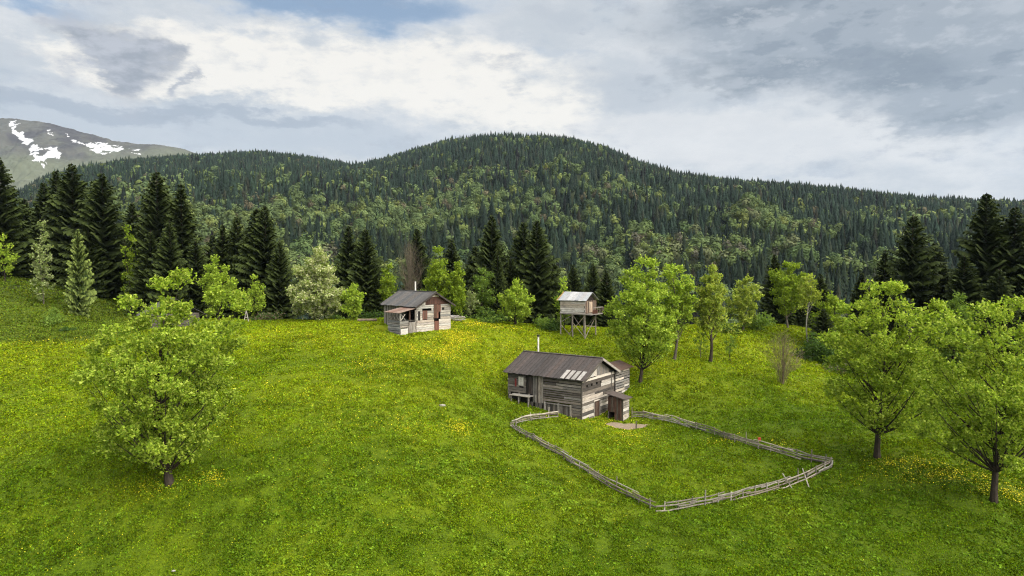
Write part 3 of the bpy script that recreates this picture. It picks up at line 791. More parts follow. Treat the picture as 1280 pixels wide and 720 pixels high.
# (label, px, Y, py_top, proto, width factor)
ST = [
 ('tall dark spruce cut by the left edge of the photo', 2, 117, 195, 1, 1.15),
 ('short dark spruce second from the left edge', 33, 131, 247, 0, 1.2),
 ('dark spruce between the short spruce and the left tall pair', 57, 128, 227, 2, 1.2),
 ('slender spruce top against the tallest left spruce, on its left', 73, 134, 211, 0, 1.0),
 ('broad tall spruce with the highest tip of the left group', 93, 124, 203, 3, 1.1),
 ('full spruce with pointed tip right of the tallest left spruce', 130, 119, 215, 1, 1.25),
 ('half hidden spruce tip between two full left spruces', 167, 128, 252, 0, 1.1),
 ('tall layered spruce with sharp tip above the big left tree', 198, 118, 213, 3, 1.0),
 ('narrow tall spruce touching the right side of the layered spruce', 228, 116, 228, 2, 1.15),
 ('lower young spruce in front of the layered spruce', 189, 111, 288, 4, 1.2),
 ('lower young spruce in front of the gap between layered and narrow spruce', 213, 110, 276, 1, 1.0),
 ('small spruce left of the triple group above the pale peeping tree', 267, 123, 292, 0, 1.1),
 ('middle spruce of the triple group above the pale peeping tree', 279, 120, 280, 2, 1.1),
 ('right spruce of the triple group above the pale peeping tree', 297, 121, 269, 4, 1.0),
 ('left top of the twin topped dark spruces by the blossom tree', 322, 117, 259, 0, 1.2),
 ('right top of the twin topped dark spruces by the blossom tree', 332, 115, 256, 1, 1.1),
 ('lower spruce leaning on the right flank of the twin tops', 350, 112, 301, 3, 1.0),
 ('dark filler spruce low between the left spruce groups', 245, 114, 300, 1, 1.2),
 ('low dark spruce behind the pale fir at the left slope', 112, 115, 282, 3, 1.1),
 ('low dark spruce left of the pale speckled young tree', 30, 119, 285, 1, 1.1),
 ('left of the dark spruce pair between the blossom tree and the crest hut', 436, 108, 280, 4, 1.0),
 ('right broader one of the dark spruce pair between blossom tree and crest hut', 457, 106, 285, 3, 1.15),
 ('dark low spruce squeezed under the pair left of the crest hut', 470, 104, 345, 1, 1.2),
 ('spruce tip above the leafless tree behind the crest hut', 521, 116, 284, 0, 1.1),
 ('short spruce right of the vivid trees behind the crest hut', 565, 120, 298, 2, 1.2),
 ('short dark spruce between the vivid trees and the tall centre spruce', 594, 118, 306, 0, 1.3),
 ('tallest dark spruce of the centre group', 615, 111, 267, 1, 0.95),
 ('brownish tipped spruce low in front of the tallest centre spruce', 622, 104, 313, 2, 1.0),
 ('small spruce in the dip between the centre spruce tops', 638, 108, 322, 0, 1.2),
 ('left one of the broad centre spruce pair above the young crest tree', 654, 110, 276, 3, 1.0),
 ('right one of the broad centre spruce pair above the young crest tree', 671, 107, 274, 1, 1.1),
 ('ragged dark spruce on the right flank of the centre pair', 690, 108, 318, 4, 1.2),
 ('dark spruce directly behind the roof of the stilt hut', 716, 113, 330, 1, 1.1),
 ('dark spruce just right of the stilt hut roof', 741, 110, 328, 3, 0.9),
 ('lower dark spruce between the stilt hut and the full tree behind the barn', 758, 106, 337, 1, 1.1),
 ('dark spruce tip behind the vivid domed tree on the right crest', 968, 112, 317, 2, 1.2),
 ('dark spruce right behind the slim whitish trunk', 1025, 110, 341, 0, 1.3),
 ('small dark spruce low between slim tree and vivid domed tree', 1000, 108, 352, 4, 1.2),
 ('small spruce left of the bare trunked one above the right fruit tree', 1077, 120, 340, 0, 1.2),
 ('medium spruce left of the spruce with a bare trunk', 1106, 118, 311, 2, 1.2),
 ('tall spruce with a long bare reddish trunk above the right fruit tree', 1140, 110, 267, 'T', 1.0),
 ('dark spruce touching the right of the bare trunked spruce', 1168, 113, 302, 3, 1.1),
 ('very tall broad spruce above the right edge fruit tree', 1231, 106, 240, 1, 1.1),
 ('tall spruce second from the right edge of the photo', 1267, 104, 257, 3, 1.05),
 ('lower spruce in front of the two tall right edge spruces', 1249, 98, 335, 4, 1.3),
 ('dark spruce cut by the right edge of the photo', 1292, 100, 285, 1, 1.2),
 ('low spruce left of the very tall broad right spruce', 1205, 103, 318, 0, 1.4),
 ('young fir with pale fresh tips at the right end of the left slope', 98, 104, 284, 'P', 0.58),
 ('young dark fir beside the dark bush under the slim whitish trunk', 1030, 93, 385, 4, 1.6),
]
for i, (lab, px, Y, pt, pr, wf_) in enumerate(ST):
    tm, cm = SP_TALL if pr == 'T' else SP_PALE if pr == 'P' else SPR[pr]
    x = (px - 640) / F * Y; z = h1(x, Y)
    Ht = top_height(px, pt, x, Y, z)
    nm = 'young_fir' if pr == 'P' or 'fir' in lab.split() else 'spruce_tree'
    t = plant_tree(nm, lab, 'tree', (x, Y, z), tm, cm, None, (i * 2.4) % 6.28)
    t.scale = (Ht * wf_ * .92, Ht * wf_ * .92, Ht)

# ================================================================ HILLSIDE FOREST
def far_conifer(seed, tiers, sides):
    rng = np.random.default_rng(seed); V = []; Fc = []
    r0 = 0.165
    for i in range(tiers):
        zb = 0.04 + 0.9 * i / tiers; zt = min(1.0, zb + 1.7 / tiers + 0.04)
        rad = r0 * (1 - zb) ** 0.85
        o = len(V); a0 = rng.uniform(0, 6.28)
        V.append((0, 0, zt))
        for k in range(sides):
            a = a0 + 2 * math.pi * k / sides; rr = rad * (1.25 if k % 2 == 0 else 0.62) * rng.uniform(0.8, 1.2)
            V.append((math.cos(a) * rr, math.sin(a) * rr, zb - (0.025 if k % 2 == 0 else -0.02) + rng.normal() * 0.01))
        for k in range(sides):
            Fc.append((o, o + 1 + k, o + 1 + (k + 1) % sides))
    return np.array(V), np.array(Fc)
def far_broadleaf(seed, n, size):
    """unit height crown of leaf clumps"""
    rng = np.random.default_rng(seed)
    nl = 7
    lc = rng.normal(size=(nl, 3)); lc /= np.linalg.norm(lc, axis=1, keepdims=True); lc *= np.array([0.16, 0.16, 0.2]); lc[:, 2] += 0.60; lc[0] = (0, 0, 0.72)
    k = rng.integers(0, nl, n)
    d = rng.normal(size=(n, 3)); d /= np.linalg.norm(d, axis=1, keepdims=True)
    P = lc[k] + d * np.array([0.18, 0.18, 0.2]) * rng.uniform(0.8, 1.0, (n, 1))
    dd = P - np.array([0, 0, 0.55]); dd /= np.linalg.norm(dd, axis=1, keepdims=True); d = d * 0.5 + dd
    nrm = d * np.array([1, 1, 1.1]) + rng.normal(size=(n, 3)) * 0.33; nrm /= np.linalg.norm(nrm, axis=1, keepdims=True)
    a = np.cross(nrm, rng.normal(size=(n, 3))); a /= np.linalg.norm(a, axis=1, keepdims=True); b = np.cross(nrm, a)
    s = size * rng.uniform(0.6, 1.4, (n, 1))
    V = np.stack([P - a * s, P + b * s * .8, P + a * s, P - b * s * .8], 1).reshape(-1, 3)
    Fq = np.arange(4 * n).reshape(n, 4)
    T = np.concatenate([Fq[:, [0, 1, 2]], Fq[:, [0, 2, 3]]])
    return V, T
CON_N = [far_conifer(500 + i, 8, 10) for i in range(5)]; CON_F = [far_conifer(520 + i, 5, 6) for i in range(5)]
BRO_N = [far_broadleaf(540 + i, 240, 0.050) for i in range(5)]; BRO_F = [far_broadleaf(560 + i, 90, 0.085) for i in range(5)]

rng = np.random.default_rng(77)
gsp = 6.3
gx_, gy_ = np.meshgrid(np.arange(-1250, 1250, gsp), np.arange(160, 1780, gsp))
x_ = (gx_ + rng.uniform(-0.8, 0.8, gx_.shape) * gsp).ravel(); y_ = (gy_ + rng.uniform(-0.8, 0.8, gx_.shape) * gsp).ravel()
az_ = np.arctan2(x_, y_); r_ = np.hypot(x_, y_)
kk = (np.abs(az_) < 0.72) & (r_ > 215) & (r_ < 1780)
x_, y_, az_, r_ = x_[kk], y_[kk], az_[kk], r_[kk]; ncand = len(x_)
Rr = np.interp(az_, SKY_AZ, RID_R)
t_ = (r_ - 330) / (Rr - 330)
keep = (t_ < 1.04) & (rng.random(ncand) < 0.30 + 0.85 * fbm(x_ / 60, y_ / 60, 83, 3) + 0.2 * smooth(0.3, 0.75, t_))
# clearing near the saddle
pxc = 640 + F * np.tan(az_)
keep &= ~((np.abs(pxc - 447) < 16) & (t_ > 0.93))
x_, y_, r_, az_, t_, pxc = [a[keep] for a in (x_, y_, r_, az_, t_, pxc)]
z_ = H(x_, y_, False)
py_base = 360 - F * np.tan(np.arctan2(z_ - CAMZ, y_) + PITCH)
band = smooth(0.0, 0.10, t_) * (1 - smooth(0.28, 0.68, t_))
nzb = fbm(x_ / 70 + 3, y_ / 95, 61, 4)
pb = smooth(0.43, 0.60, nzb + 0.03 * smooth(330, 400, pxc) * (1 - smooth(760, 860, pxc))) * 0.72 * (0.14 + 0.9 * band) + 0.03 + 0.07 * band
isb = rng.random(len(x_)) < pb
hts = np.where(isb, rng.uniform(11, 18, len(x_)), rng.uniform(9, 20, len(x_)) + 6 * (rng.random(len(x_)) < 0.10))
hts = hts * (1 - 0.38 * smooth(0.7, 1.0, t_))
hue = fbm(x_ / 160, y_ / 160, 67, 3)
cc = np.where(isb[:, None],
              np.array([0.076, 0.106, 0.040]) * (1 + rng.normal(size=(len(x_), 1)) * 0.22) + np.array([0.06, 0.055, 0.005]) * rng.uniform(-0.3, 1.0, (len(x_), 1)) * (rng.random((len(x_), 1)) < 0.35),
              np.array([0.012, 0.0205, 0.0135]) * (1 + rng.normal(size=(len(x_), 1)) * 0.35) + np.array([0.012, 0.008, 0.004]) * (rng.random((len(x_), 1)) < 0.12))
brown = isb & (rng.random(len(x_)) < 0.05)
cc[brown] = np.array([0.085, 0.075, 0.045]) * (1 + rng.normal(size=(brown.sum(), 1)) * 0.2)
cc = np.clip(cc, 0.006, 0.4)
inv = (np.abs(pxc - 640) < 650)
# nearest trees that show above the treeline become objects of their own
top_py = 360 - F * np.tan(np.arctan2(z_ + hts - CAMZ, y_) + PITCH)
crest = np.interp(pxc, [0,120,240,345,360,420,500,590,690,760,770,850,930,960,1020,1060,1110,1190,1240,1280], [240,215,235,262,330,330,320,315,320,345,330,335,350,330,345,350,330,320,260,260])
vis = inv & (top_py < crest - 8) & (r_ > 225)
solo = np.zeros(len(x_), bool)
for kind_b, cnt in ((True, 190), (False, 190)):
    c = np.nonzero(vis & (isb == kind_b))[0]
    solo[c[np.argsort(r_[c] / hts[c])[:cnt]]] = True
def batch(mask, protos):
    Vs, Fs, Cs = [], [], []; off = 0
    ids = np.nonzero(mask)[0]
    which = rng.integers(0, len(protos), len(ids))
    for p, (pv, pf) in enumerate(protos):
        k = ids[which == p]
        if not len(k):
            continue
        a = rng.uniform(0, 6.28, len(k)); ca, sa = np.cos(a), np.sin(a)
        wd = hts[k] * np.where(isb[k], rng.uniform(0.85, 1.2, len(k)), rng.uniform(0.85, 1.25, len(k)))
        X_ = (pv[None, :, 0] * ca[:, None] - pv[None, :, 1] * sa[:, None]) * wd[:, None] + x_[k][:, None]
        Y_ = (pv[None, :, 0] * sa[:, None] + pv[None, :, 1] * ca[:, None]) * wd[:, None] + y_[k][:, None]
        Z_ = pv[None, :, 2] * hts[k][:, None] + z_[k][:, None] - 0.3
        Vs.append(np.stack([X_, Y_, Z_], -1).reshape(-1, 3))
        Fs.append((pf[None] + (np.arange(len(k)) * len(pv))[:, None, None]).reshape(-1, 3) + off)
        Cs.append((np.repeat(cc[k], len(pv), 0) * (1 + rng.uniform(-0.15, 0.15, (len(k) * len(pv), 1)))))
        off += len(k) * len(pv)
    return np.concatenate(Vs), np.concatenate(Fs), np.concatenate(Cs)
parts = [batch(~solo & isb & (r_ < 750), BRO_N), batch(~solo & isb & (r_ >= 750), BRO_F), batch(~solo & ~isb & (r_ < 650), CON_N), batch(~solo & ~isb & (r_ >= 650), CON_F)]
Vs, Fs, Cs = [], [], []; off = 0
for v, f, c in parts:
    Vs.append(v); Fs.append(f + off); Cs.append(c); off += len(v)
fo = link('forest', mesh_np('forest', np.concatenate(Vs), np.concatenate(Fs), np.concatenate(Cs), M_FAR))
tag(fo, 'far mixed forest of dark conifers and spring broadleaf trees covering the hill', 'forest', None, 'stuff')

# individual hillside trees share a few meshes; colour variants per prototype
def proto_mesh(name, pv, pf, col, k):
    rg = np.random.default_rng(k)
    return mesh_np(name, pv, pf, np.clip(np.array(col) * (1 + rg.uniform(-0.15, 0.15, (len(pv), 1))), 0, 1), M_FAR)
BCOL = [(0.085, 0.118, 0.040), (0.115, 0.145, 0.044), (0.062, 0.095, 0.034), (0.095, 0.108, 0.05), (0.08, 0.076, 0.052)]
CCOL = [(0.011, 0.019, 0.011), (0.014, 0.022, 0.012), (0.009, 0.016, 0.010), (0.013, 0.021, 0.014), (0.017, 0.024, 0.012)]
BLAB = ['rounded fresh green broadleaf tree among conifers low on the forested hill', 'bright lime broadleaf tree among conifers low on the forested hill',
        'deeper green broadleaf tree among conifers low on the forested hill', 'olive broadleaf tree among conifers low on the forested hill', 'brownish barely leafed tree among conifers low on the forested hill']
PB = [proto_mesh('hillside_broadleaf', *BRO_N[i], BCOL[i], 900 + i) for i in range(5)]
PC = [proto_mesh('hillside_conifer', *CON_N[i], CCOL[i], 910 + i) for i in range(5)]
rg = random.Random(5)
for i in np.nonzero(solo)[0]:
    b_ = bool(isb[i]); v = rg.choices(range(5), [4, 3, 4, 2, 1])[0] if b_ else rg.randrange(5)
    o = link('hillside_broadleaf' if b_ else 'hillside_conifer', (PB if b_ else PC)[v], None, (x_[i], y_[i], z_[i] - 0.3), rg.uniform(0, 6.28))
    wd = hts[i] * rg.uniform(0.9, 1.2); o.scale = (wd, wd, hts[i])
    if b_:
        tag(o, BLAB[v], 'tree', ['fresh green hillside broadleaf trees', 'lime hillside broadleaf trees', 'deep green hillside broadleaf trees', 'olive hillside broadleaf trees', 'brownish hillside trees'][v])
    else:
        tag(o, 'dark conifer on the lower slope of the forested hill', 'tree', 'dark conifers on the lower hillside')
HOUSE_CLEAR = []; FOOT = []; WALLFOOT = []
for o_t in list(C.objects):
    if o_t.parent is None and o_t.name.startswith('broadleaf_tree') and o_t.location.y < 90:
        FOOT.append((o_t.location.x, o_t.location.y, 0.38, 46))
# ================================================================ BUILDINGS
GREY = (0.24, 0.225, 0.205); GREYD = (0.10, 0.09, 0.08); PALE = (0.60, 0.55, 0.49); BROWN = (0.085, 0.05, 0.038); RUSSET = (0.16, 0.075, 0.055)
ROOFB = (0.058, 0.048, 0.046); DARKW = (0.02, 0.018, 0.016); WHITE = (0.72, 0.71, 0.68); TIN = (0.33, 0.345, 0.36)

def wall(name, parent, rng, P, n, length, z0, z1, cols, mat, holes=(), th=0.07, row=(0.2, 0.34), upright=False, gable=None, gap=0.018, back=True, missing=0.0, col_fn=None):
    """boarded wall; P(s) gives the plan position along it, n its outward normal. gable=(z_eave, z_ridge): rows above z_eave narrow to the ridge"""
    mb = MB()
    nx, ny = n
    def bx(s0, s1, za, zb, t0, t1, col):
        if s1 - s0 < 0.03 or zb - za < 0.02:
            return
        a0 = P(s0); a1 = P(s1)
        f = lambda a, t: (a[0] + nx * t, a[1] + ny * t)
        b = [f(a0, t0), f(a1, t0), f(a1, t1), f(a0, t1)]
        mb.hexa([(*q_, za) for q_ in b], [(*q_, zb) for q_ in b], col)
    def spans(za, zb, s0, s1):
        out = [(s0, s1)]
        for (h0, h1, hz0, hz1) in holes:
            if hz0 < zb - 0.02 and hz1 > za + 0.02:
                nw = []
                for (a, b) in out:
                    if h1 <= a or h0 >= b:
                        nw.append((a, b))
                    else:
                        if h0 > a: nw.append((a, h0))
                        if h1 < b: nw.append((h1, b))
                out = nw
        return out
    def lim(z):
        if gable is None or z <= gable[0]:
            return 0.0, length
        k = min(1, (z - gable[0]) / (gable[1] - gable[0])) * length / 2
        return k, length - k
    if not upright:
        z = z0
        while z < z1 - 0.03:
            hgt = min(rng.uniform(*row), z1 - z)
            s0, s1 = lim(z + hgt * 0.75)
            for (a, b) in spans(z, z + hgt, s0, s1):
                cuts = [a, b]
                if b - a > 3.2 and rng.random() < 0.6:
                    cuts = [a, a + (b - a) * rng.uniform(0.35, 0.65), b]
                for c0, c1 in zip(cuts[:-1], cuts[1:]):
                    if rng.random() < missing:
                        continue
                    cl = col_fn((c0 + c1) / 2, z + hgt / 2) if col_fn else rng.choice(cols)
                    o = rng.uniform(-0.012, 0.03)
                    bx(c0 + 0.004, c1 - 0.004, z + rng.uniform(0, gap), z + hgt - rng.uniform(gap * 0.5, gap * 2.0), -th + o, o, jit(rng, cl, 0.3))
            z += hgt
    else:
        s = 0.0
        while s < length - 0.02:
            wdt = min(rng.uniform(0.16, 0.26), length - s)
            zs = [(z0, z1)]
            for (h0, h1, hz0, hz1) in holes:
                if h0 < s + wdt - 0.02 and h1 > s + 0.02:
                    zs = [q_ for (a, b) in zs for q_ in ((a, max(a, min(b, hz0))), (min(b, max(a, hz1)), b)) if q_[1] - q_[0] > 0.03]
            for (a, b) in zs:
                o = rng.uniform(-0.01, 0.025)
                bx(s + 0.008, s + wdt - 0.008, a + rng.uniform(0, 0.05), b, -th + o, o, jit(rng, rng.choice(cols), 0.28))
            s += wdt
    if back:
        for (a, b) in spans(z0, min(z1, gable[0] if gable else z1), 0, length):
            bx(a + 0.01, b - 0.01, z0 + 0.02, (min(z1, gable[0]) if gable else z1) - 0.02, -th - 0.10, -th - 0.03, DARKW)
    return mb.build(name, mat, parent)

def slope_sheets(mb, rng, y0, y1, xe, ze, xr, zr, cols, wdt=0.55, th=0.05, rib=True, a=0.2):
    """roof slope made of sheets side by side along y, from the eave (xe, ze) to the ridge (xr, zr)"""
    y = y0
    while y < y1 - 0.02:
        w_ = min(wdt * rng.uniform(0.9, 1.1), y1 - y); c = jit(rng, rng.choice(cols), a, 0.06); o = rng.uniform(0, 0.025); e = rng.uniform(-0.05, 0.05)
        dx = (xe - xr); k = 1 + e / abs(dx); X0 = xr + dx * k; Z0 = zr + (ze - zr) * k
        mb.hexa([(X0, y + .005, Z0 + o), (X0, y + w_ - .005, Z0 + o), (xr, y + w_ - .005, zr + o), (xr, y + .005, zr + o)],
                [(X0, y + .005, Z0 + o + th), (X0, y + w_ - .005, Z0 + o + th), (xr, y + w_ - .005, zr + o + th), (xr, y + .005, zr + o + th)], c)
        if rib:
            mb.hexa([(X0, y + w_ - .03, Z0 + o + th + .002), (X0, y + w_ + .02, Z0 + o + th + .002), (xr, y + w_ + .02, zr + o + th + .002), (xr, y + w_ - .03, zr + o + th + .002)],
                    [(X0, y + w_ - .03, Z0 + o + th + .03), (X0, y + w_ + .02, Z0 + o + th + .03), (xr, y + w_ + .02, zr + o + th + .03), (xr, y + w_ - .03, zr + o + th + .03)], (c[0] * .8, c[1] * .8, c[2] * .8))
        y += w_

def one_box(name, mat, parent, col, *b):
    mb = MB(); mb.box(*b, col); return mb.build(name, mat, parent)

def boards_panel(name, mat, parent, rng, x0, x1, y0, y1, z0, z1, cols, along='x', n=3, a=0.15):
    """a door or shutter of upright boards"""
    mb = MB()
    for i in range(n):
        if along == 'x':
            mb.box(x0 + (x1 - x0) * i / n + .006, x0 + (x1 - x0) * (i + 1) / n - .006, y0, y1, z0, z1, jit(rng, rng.choice(cols), a))
        else:
            mb.box(x0, x1, y0 + (y1 - y0) * i / n + .006, y0 + (y1 - y0) * (i + 1) / n - .006, z0, z1, jit(rng, rng.choice(cols), a))
    return mb.build(name, mat, parent)

# ---------------------------------------------------------------- front barn
rng_ = random.Random(1)
BG = (0.165, 0.15, 0.135); BGD = (0.085, 0.075, 0.068)
A = R(55)
bx0, by0, _ = at(727, 524, 66)
B = thing('barn', 'long weathered timber barn with dark ridged roof and pale gable at the fenced plot', 'barn', (bx0, by0, 0), A)
W_, L_, EV, RG = 7.0, 8.8, 3.75, 5.5
SX = lambda s: (s, 0.0)
# gable wall facing front right (y = 0)
def gcolr(s, z):
    if 3.28 < z < 3.75: return PALE
    if 2.55 < z <= 3.28: return BGD if s < 5.2 else PALE
    if z > 3.75: return PALE
    return rng_.choice([PALE, BG, PALE, (0.40, 0.36, 0.32), BGD])
wall('gable_wall', B, rng_, SX, (0, -1), W_, -1.0, EV, [GREY, PALE], M_WOODH, holes=[(2.55, 3.65, -1.0, 1.15), (0.9, 1.25, 2.85, 3.1), (1.9, 2.2, 2.88, 3.1), (2.9, 3.3, 2.86, 3.08), (3.9, 4.2, 2.86, 3.1)], col_fn=gcolr, row=(0.22, 0.36))
# attic: open dark triangle partly boarded
mb = MB(); mb.hexa([(0.1, .16, EV), (W_ - .1, .16, EV), (W_ - .1, .2, EV), (0.1, .2, EV)], [(3.45, .16, RG - .12), (3.55, .16, RG - .12), (3.55, .2, RG - .12), (3.45, .2, RG - .12)], GREYD)
mb.build('attic_backing', M_WOODV, B)
mb = MB()
zr_ = lambda x: EV + (RG - EV) * (1 - abs(x - 3.5) / 3.5)
x_b = 0.95
while x_b < 2.85:
    w2 = 0.3; mb.hexa([(x_b, -.03, EV + .02), (x_b + w2 - .015, -.03, EV + .02), (x_b + w2 - .015, .02, EV + .02), (x_b, .02, EV + .02)], [(x_b, -.03, zr_(x_b) - .16), (x_b + w2 - .015, -.03, zr_(x_b + w2) - .16), (x_b + w2 - .015, .02, zr_(x_b + w2) - .16), (x_b, .02, zr_(x_b) - .16)], jit(rng_, (0.66, 0.63, 0.58), .06)); x_b += w2
mb.build('attic_infill', M_WOODV, B)
mb = MB(); x_b = 2.9
while x_b < 5.6:
    w2 = 0.3; mb.hexa([(x_b, .03, EV + .02), (x_b + w2 - .015, .03, EV + .02), (x_b + w2 - .015, .08, EV + .02), (x_b, .08, EV + .02)], [(x_b, .03, zr_(x_b) - .2), (x_b + w2 - .015, .03, zr_(x_b + w2) - .2), (x_b + w2 - .015, .08, zr_(x_b + w2) - .2), (x_b, .08, zr_(x_b) - .2)], jit(rng_, (0.2, 0.185, 0.17), .12)); x_b += w2
mb.build('grey_attic_boards', M_WOODV, B)
boards_panel('door', M_WOODV, B, rng_, 2.58, 3.62, -.02, .05, -1.0, 1.12, [BROWN, (0.11, 0.08, 0.065)])
mb = MB()
for x_b in (2.5, 3.66): mb.box(x_b, x_b + .1, -.06, .05, -1.0, 1.2, GREY)
mb.box(2.5, 3.76, -.062, .05, 1.203, 1.3, PALE); mb.build('door_frame', M_WOODV, B)
mb = MB()
for (cx, cy) in ((-.04, -.04), (6.25, -.045)): mb.box(cx, cx + .14, cy, cy + .12, -1.0, EV, jit(rng_, GREYD))
mb.build('corner_post', M_WOODV, B)
# long wall facing front left (x = 0): log wall near the corner, upright boards, raised left room
SY = lambda s: (0.0, s)
wall('log_wall', B, rng_, SY, (-1, 0), 4.45, -0.4, EV - .12, [BG, BGD, BG, (0.25, 0.23, 0.21)], M_WOODH, holes=[(1.2, 4.3, -.4, 1.0)], row=(0.2, 0.32), gap=.03)
wall('lower_planking', B, rng_, lambda s: (0.02, 1.2 + s), (-1, 0), 3.1, -0.4, 0.98, [BGD, BG, BG], M_WOODV, upright=True)
mb = MB()
for s in (1.2, 2.6, 4.2): mb.box(-.12, 0.0, s - .07, s + .07, -.5, 1.15, jit(rng_, (0.36, 0.34, 0.31)))
mb.box(-.10, -.005, 1.28, 4.12, 1.0, 1.1, GREY); mb.build('lower_posts', M_WOODV, B)
wall('upright_boards', B, rng_, lambda s: (0.0, 4.45 + s), (-1, 0), 1.25, 0.9, EV - .12, [BG, (0.24, 0.22, 0.195), BGD], M_WOODV, upright=True)
wall('raised_room_wall', B, rng_, lambda s: (0.0, 6.55 + s), (-1, 0), L_ - 6.55, 1.72, EV - .12, [BG, BG, BGD], M_WOODH, holes=[(0.25, 0.85, 2.5, 3.35)], row=(.2, .3))
boards_panel('doorway', M_WOODV, B, rng_, .05, .12, 5.75, 6.5, 1.7, EV - .2, [DARKW, (0.05, 0.04, 0.035)], 'y')
wall('end_wall', B, rng_, lambda s: (s, L_), (0, 1), W_, 0.6, EV, [GREY, GREYD], M_WOODH)
wall('rear_wall', B, rng_, lambda s: (W_, s), (1, 0), L_, 0.3, EV - .1, [GREY, GREYD], M_WOODH)
wf = one_box('window', M_WOODV, B, GREY, -.05, .0, 6.72, 7.48, 2.42, 3.42)
mb = MB(); mb.box(-.075, -.052, 6.82, 7.08, 2.5, 3.34, (.4, .39, .37)); mb.box(-.075, -.052, 7.13, 7.38, 2.5, 3.34, (.4, .39, .37)); mb.build('curtain', M_METAL, wf)
tag(one_box('red_cloth', M_METAL, None, (0.13, 0.012, 0.016), -.14, -.1, 7.64, 7.82, 2.35, 3.15), 'dark red cloth hanging on the raised left room of the barn', 'cloth')
rc = bpy.data.objects['red_cloth']; rc.location = (bx0, by0, 0); rc.rotation_euler = (0, 0, A)
mb = MB()
for i in range(4): mb.box(-.95 + i * .24, -.73 + i * .24, 5.55 + rng_.uniform(-.1, .1), 8.0 + rng_.uniform(-.2, .2), 1.55, 1.62, jit(rng_, (0.33, 0.31, 0.28)))
for s in (5.7, 6.9, 7.8): mb.beam((-.8, s, 1.53), (-.8, s, .3 if s < 7 else .6), .1, .1, GREY)
mb.build('balcony', M_WOODH, B)
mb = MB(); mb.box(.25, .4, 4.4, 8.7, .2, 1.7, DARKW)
for s in (4.7, 5.3, 6.2, 7.4, 8.6): mb.beam((.05, s, 1.7), (.05, s, -.2), .14, .14, jit(rng_, GREY))
for s in (4.6, 5.0, 5.6): mb.box(-.12, -.03, s, s + .3, .2, .95, jit(rng_, GREYD))
mb.build('stilts', M_WOODV, B)
# roof
mb = MB(); slope_sheets(mb, rng_, -.45, L_ + .35, -.42, 3.70, 3.5, RG, [ROOFB, (0.068, 0.054, 0.050), (0.05, 0.043, 0.042)], .42)
slope_sheets(mb, rng_, -.45, L_ + .35, W_ + .42, 3.70, 3.5, RG, [ROOFB], .42)
mb.beam((3.5, -.46, RG + .07), (3.5, L_ + .36, RG + .07), .32, .05, (0.09, 0.08, 0.075))
rf = mb.build('roof', M_ROOF, B)
for i in range(4):
    s = -.1 + i * .62; mb = MB(); mb.hexa([(-.5, s, 3.78), (-.5, s + .42, 3.78), (.9, s + .42, 4.41), (.9, s, 4.41)], [(-.5, s, 3.81), (-.5, s + .42, 3.81), (.9, s + .42, 4.44), (.9, s, 4.44)], jit(rng_, rng_.choice([(0.30, 0.29, 0.28), (0.36, 0.35, 0.34), (0.24, 0.235, 0.225)]), .1, .01))
    mb.build('pale_sheet', M_METAL, rf)
for (xa, za, col_) in ((-.42, 3.62, GREYD), (W_ + .42, 3.62, (0.33, 0.305, 0.275))):
    mb = MB(); mb.beam((xa, -.5, za), (3.5, -.5, RG - .08), .05, .24, col_); mb.build('barge_board', M_WOODH, rf)
ch = MB(); ch.tube([(4.0, 7.6, 5.0), (4.0, 7.6, 7.15)], .09, WHITE, 8); chn = ch.build('chimney', M_METAL, rf)
mb = MB(); mb.tube([(4.0, 7.6, 7.17), (4.0, 7.6, 7.36)], .15, DARKW, 8); mb.build('chimney_cap', M_ROOF, rf)
# annex behind the gable, outhouse beside it
mb = MB()
AN = thing('lean_to_shed', 'small log shed with rusty brown roof built against the far side of the barn', 'shed', (bx0, by0, 0), A)
wall('front_wall', AN, rng_, lambda s: (7.15 + s, -.1), (0, -1), 3.4, .2, 3.7, [GREY, PALE, GREY], M_WOODH, row=(.24, .34), gap=.045)
wall('side_wall', AN, rng_, lambda s: (10.55, -.1 + s), (1, 0), 2.9, .2, 3.7, [GREY, GREYD], M_WOODH, row=(.24, .34))
mb = MB(); mb.box(7.1, 10.5, 2.9, 3.0, .2, 3.7, GREYD); mb.build('back_wall', M_WOODH, AN)
mb = MB()
for (ya, za, yb, zb) in ((-.45, 3.72, 1.3, 4.3), (3.3, 3.7, 1.3, 4.3)):
    for i in range(7):
        xa = 7.55 + i * .48 - (.5 if i == 0 else 0); xb = 8.03 + i * .48 - .01; cl = jit(rng_, (0.085, 0.052, 0.040), .2)
        mb.hexa([(xa, ya, za), (xb, ya, za), (xb, yb, zb), (xa, yb, zb)], [(xa, ya, za + .05), (xb, ya, za + .05), (xb, yb, zb + .05), (xa, yb, zb + .05)], cl)
mb.build('roof', M_ROOF, AN)
ox, oy, oz = ground(779, 528)
OH = thing('outhouse', 'little plank outhouse with sloping dark roof at the right corner of the barn gable', 'outhouse', (ox, oy, oz), A)
wall('front_wall', OH, rng_, lambda s: (s, 0.0), (0, -1), 1.35, -.4, 2.25, [PALE, GREY, PALE], M_WOODH, row=(.22, .32))
wall('side_wall', OH, rng_, lambda s: (0.0, s), (-1, 0), 1.7, -.2, 2.4, [BROWN, (0.07, 0.06, 0.05), (.10, .085, .07)], M_WOODV, upright=True, holes=[(0.95, 1.6, -.2, .85)])
wall('back_wall', OH, rng_, lambda s: (s, 1.7), (0, 1), 1.35, -.3, 2.5, [GREY], M_WOODH)
wall('far_side_wall', OH, rng_, lambda s: (1.35, s), (1, 0), 1.7, -.3, 2.3, [GREY], M_WOODH)
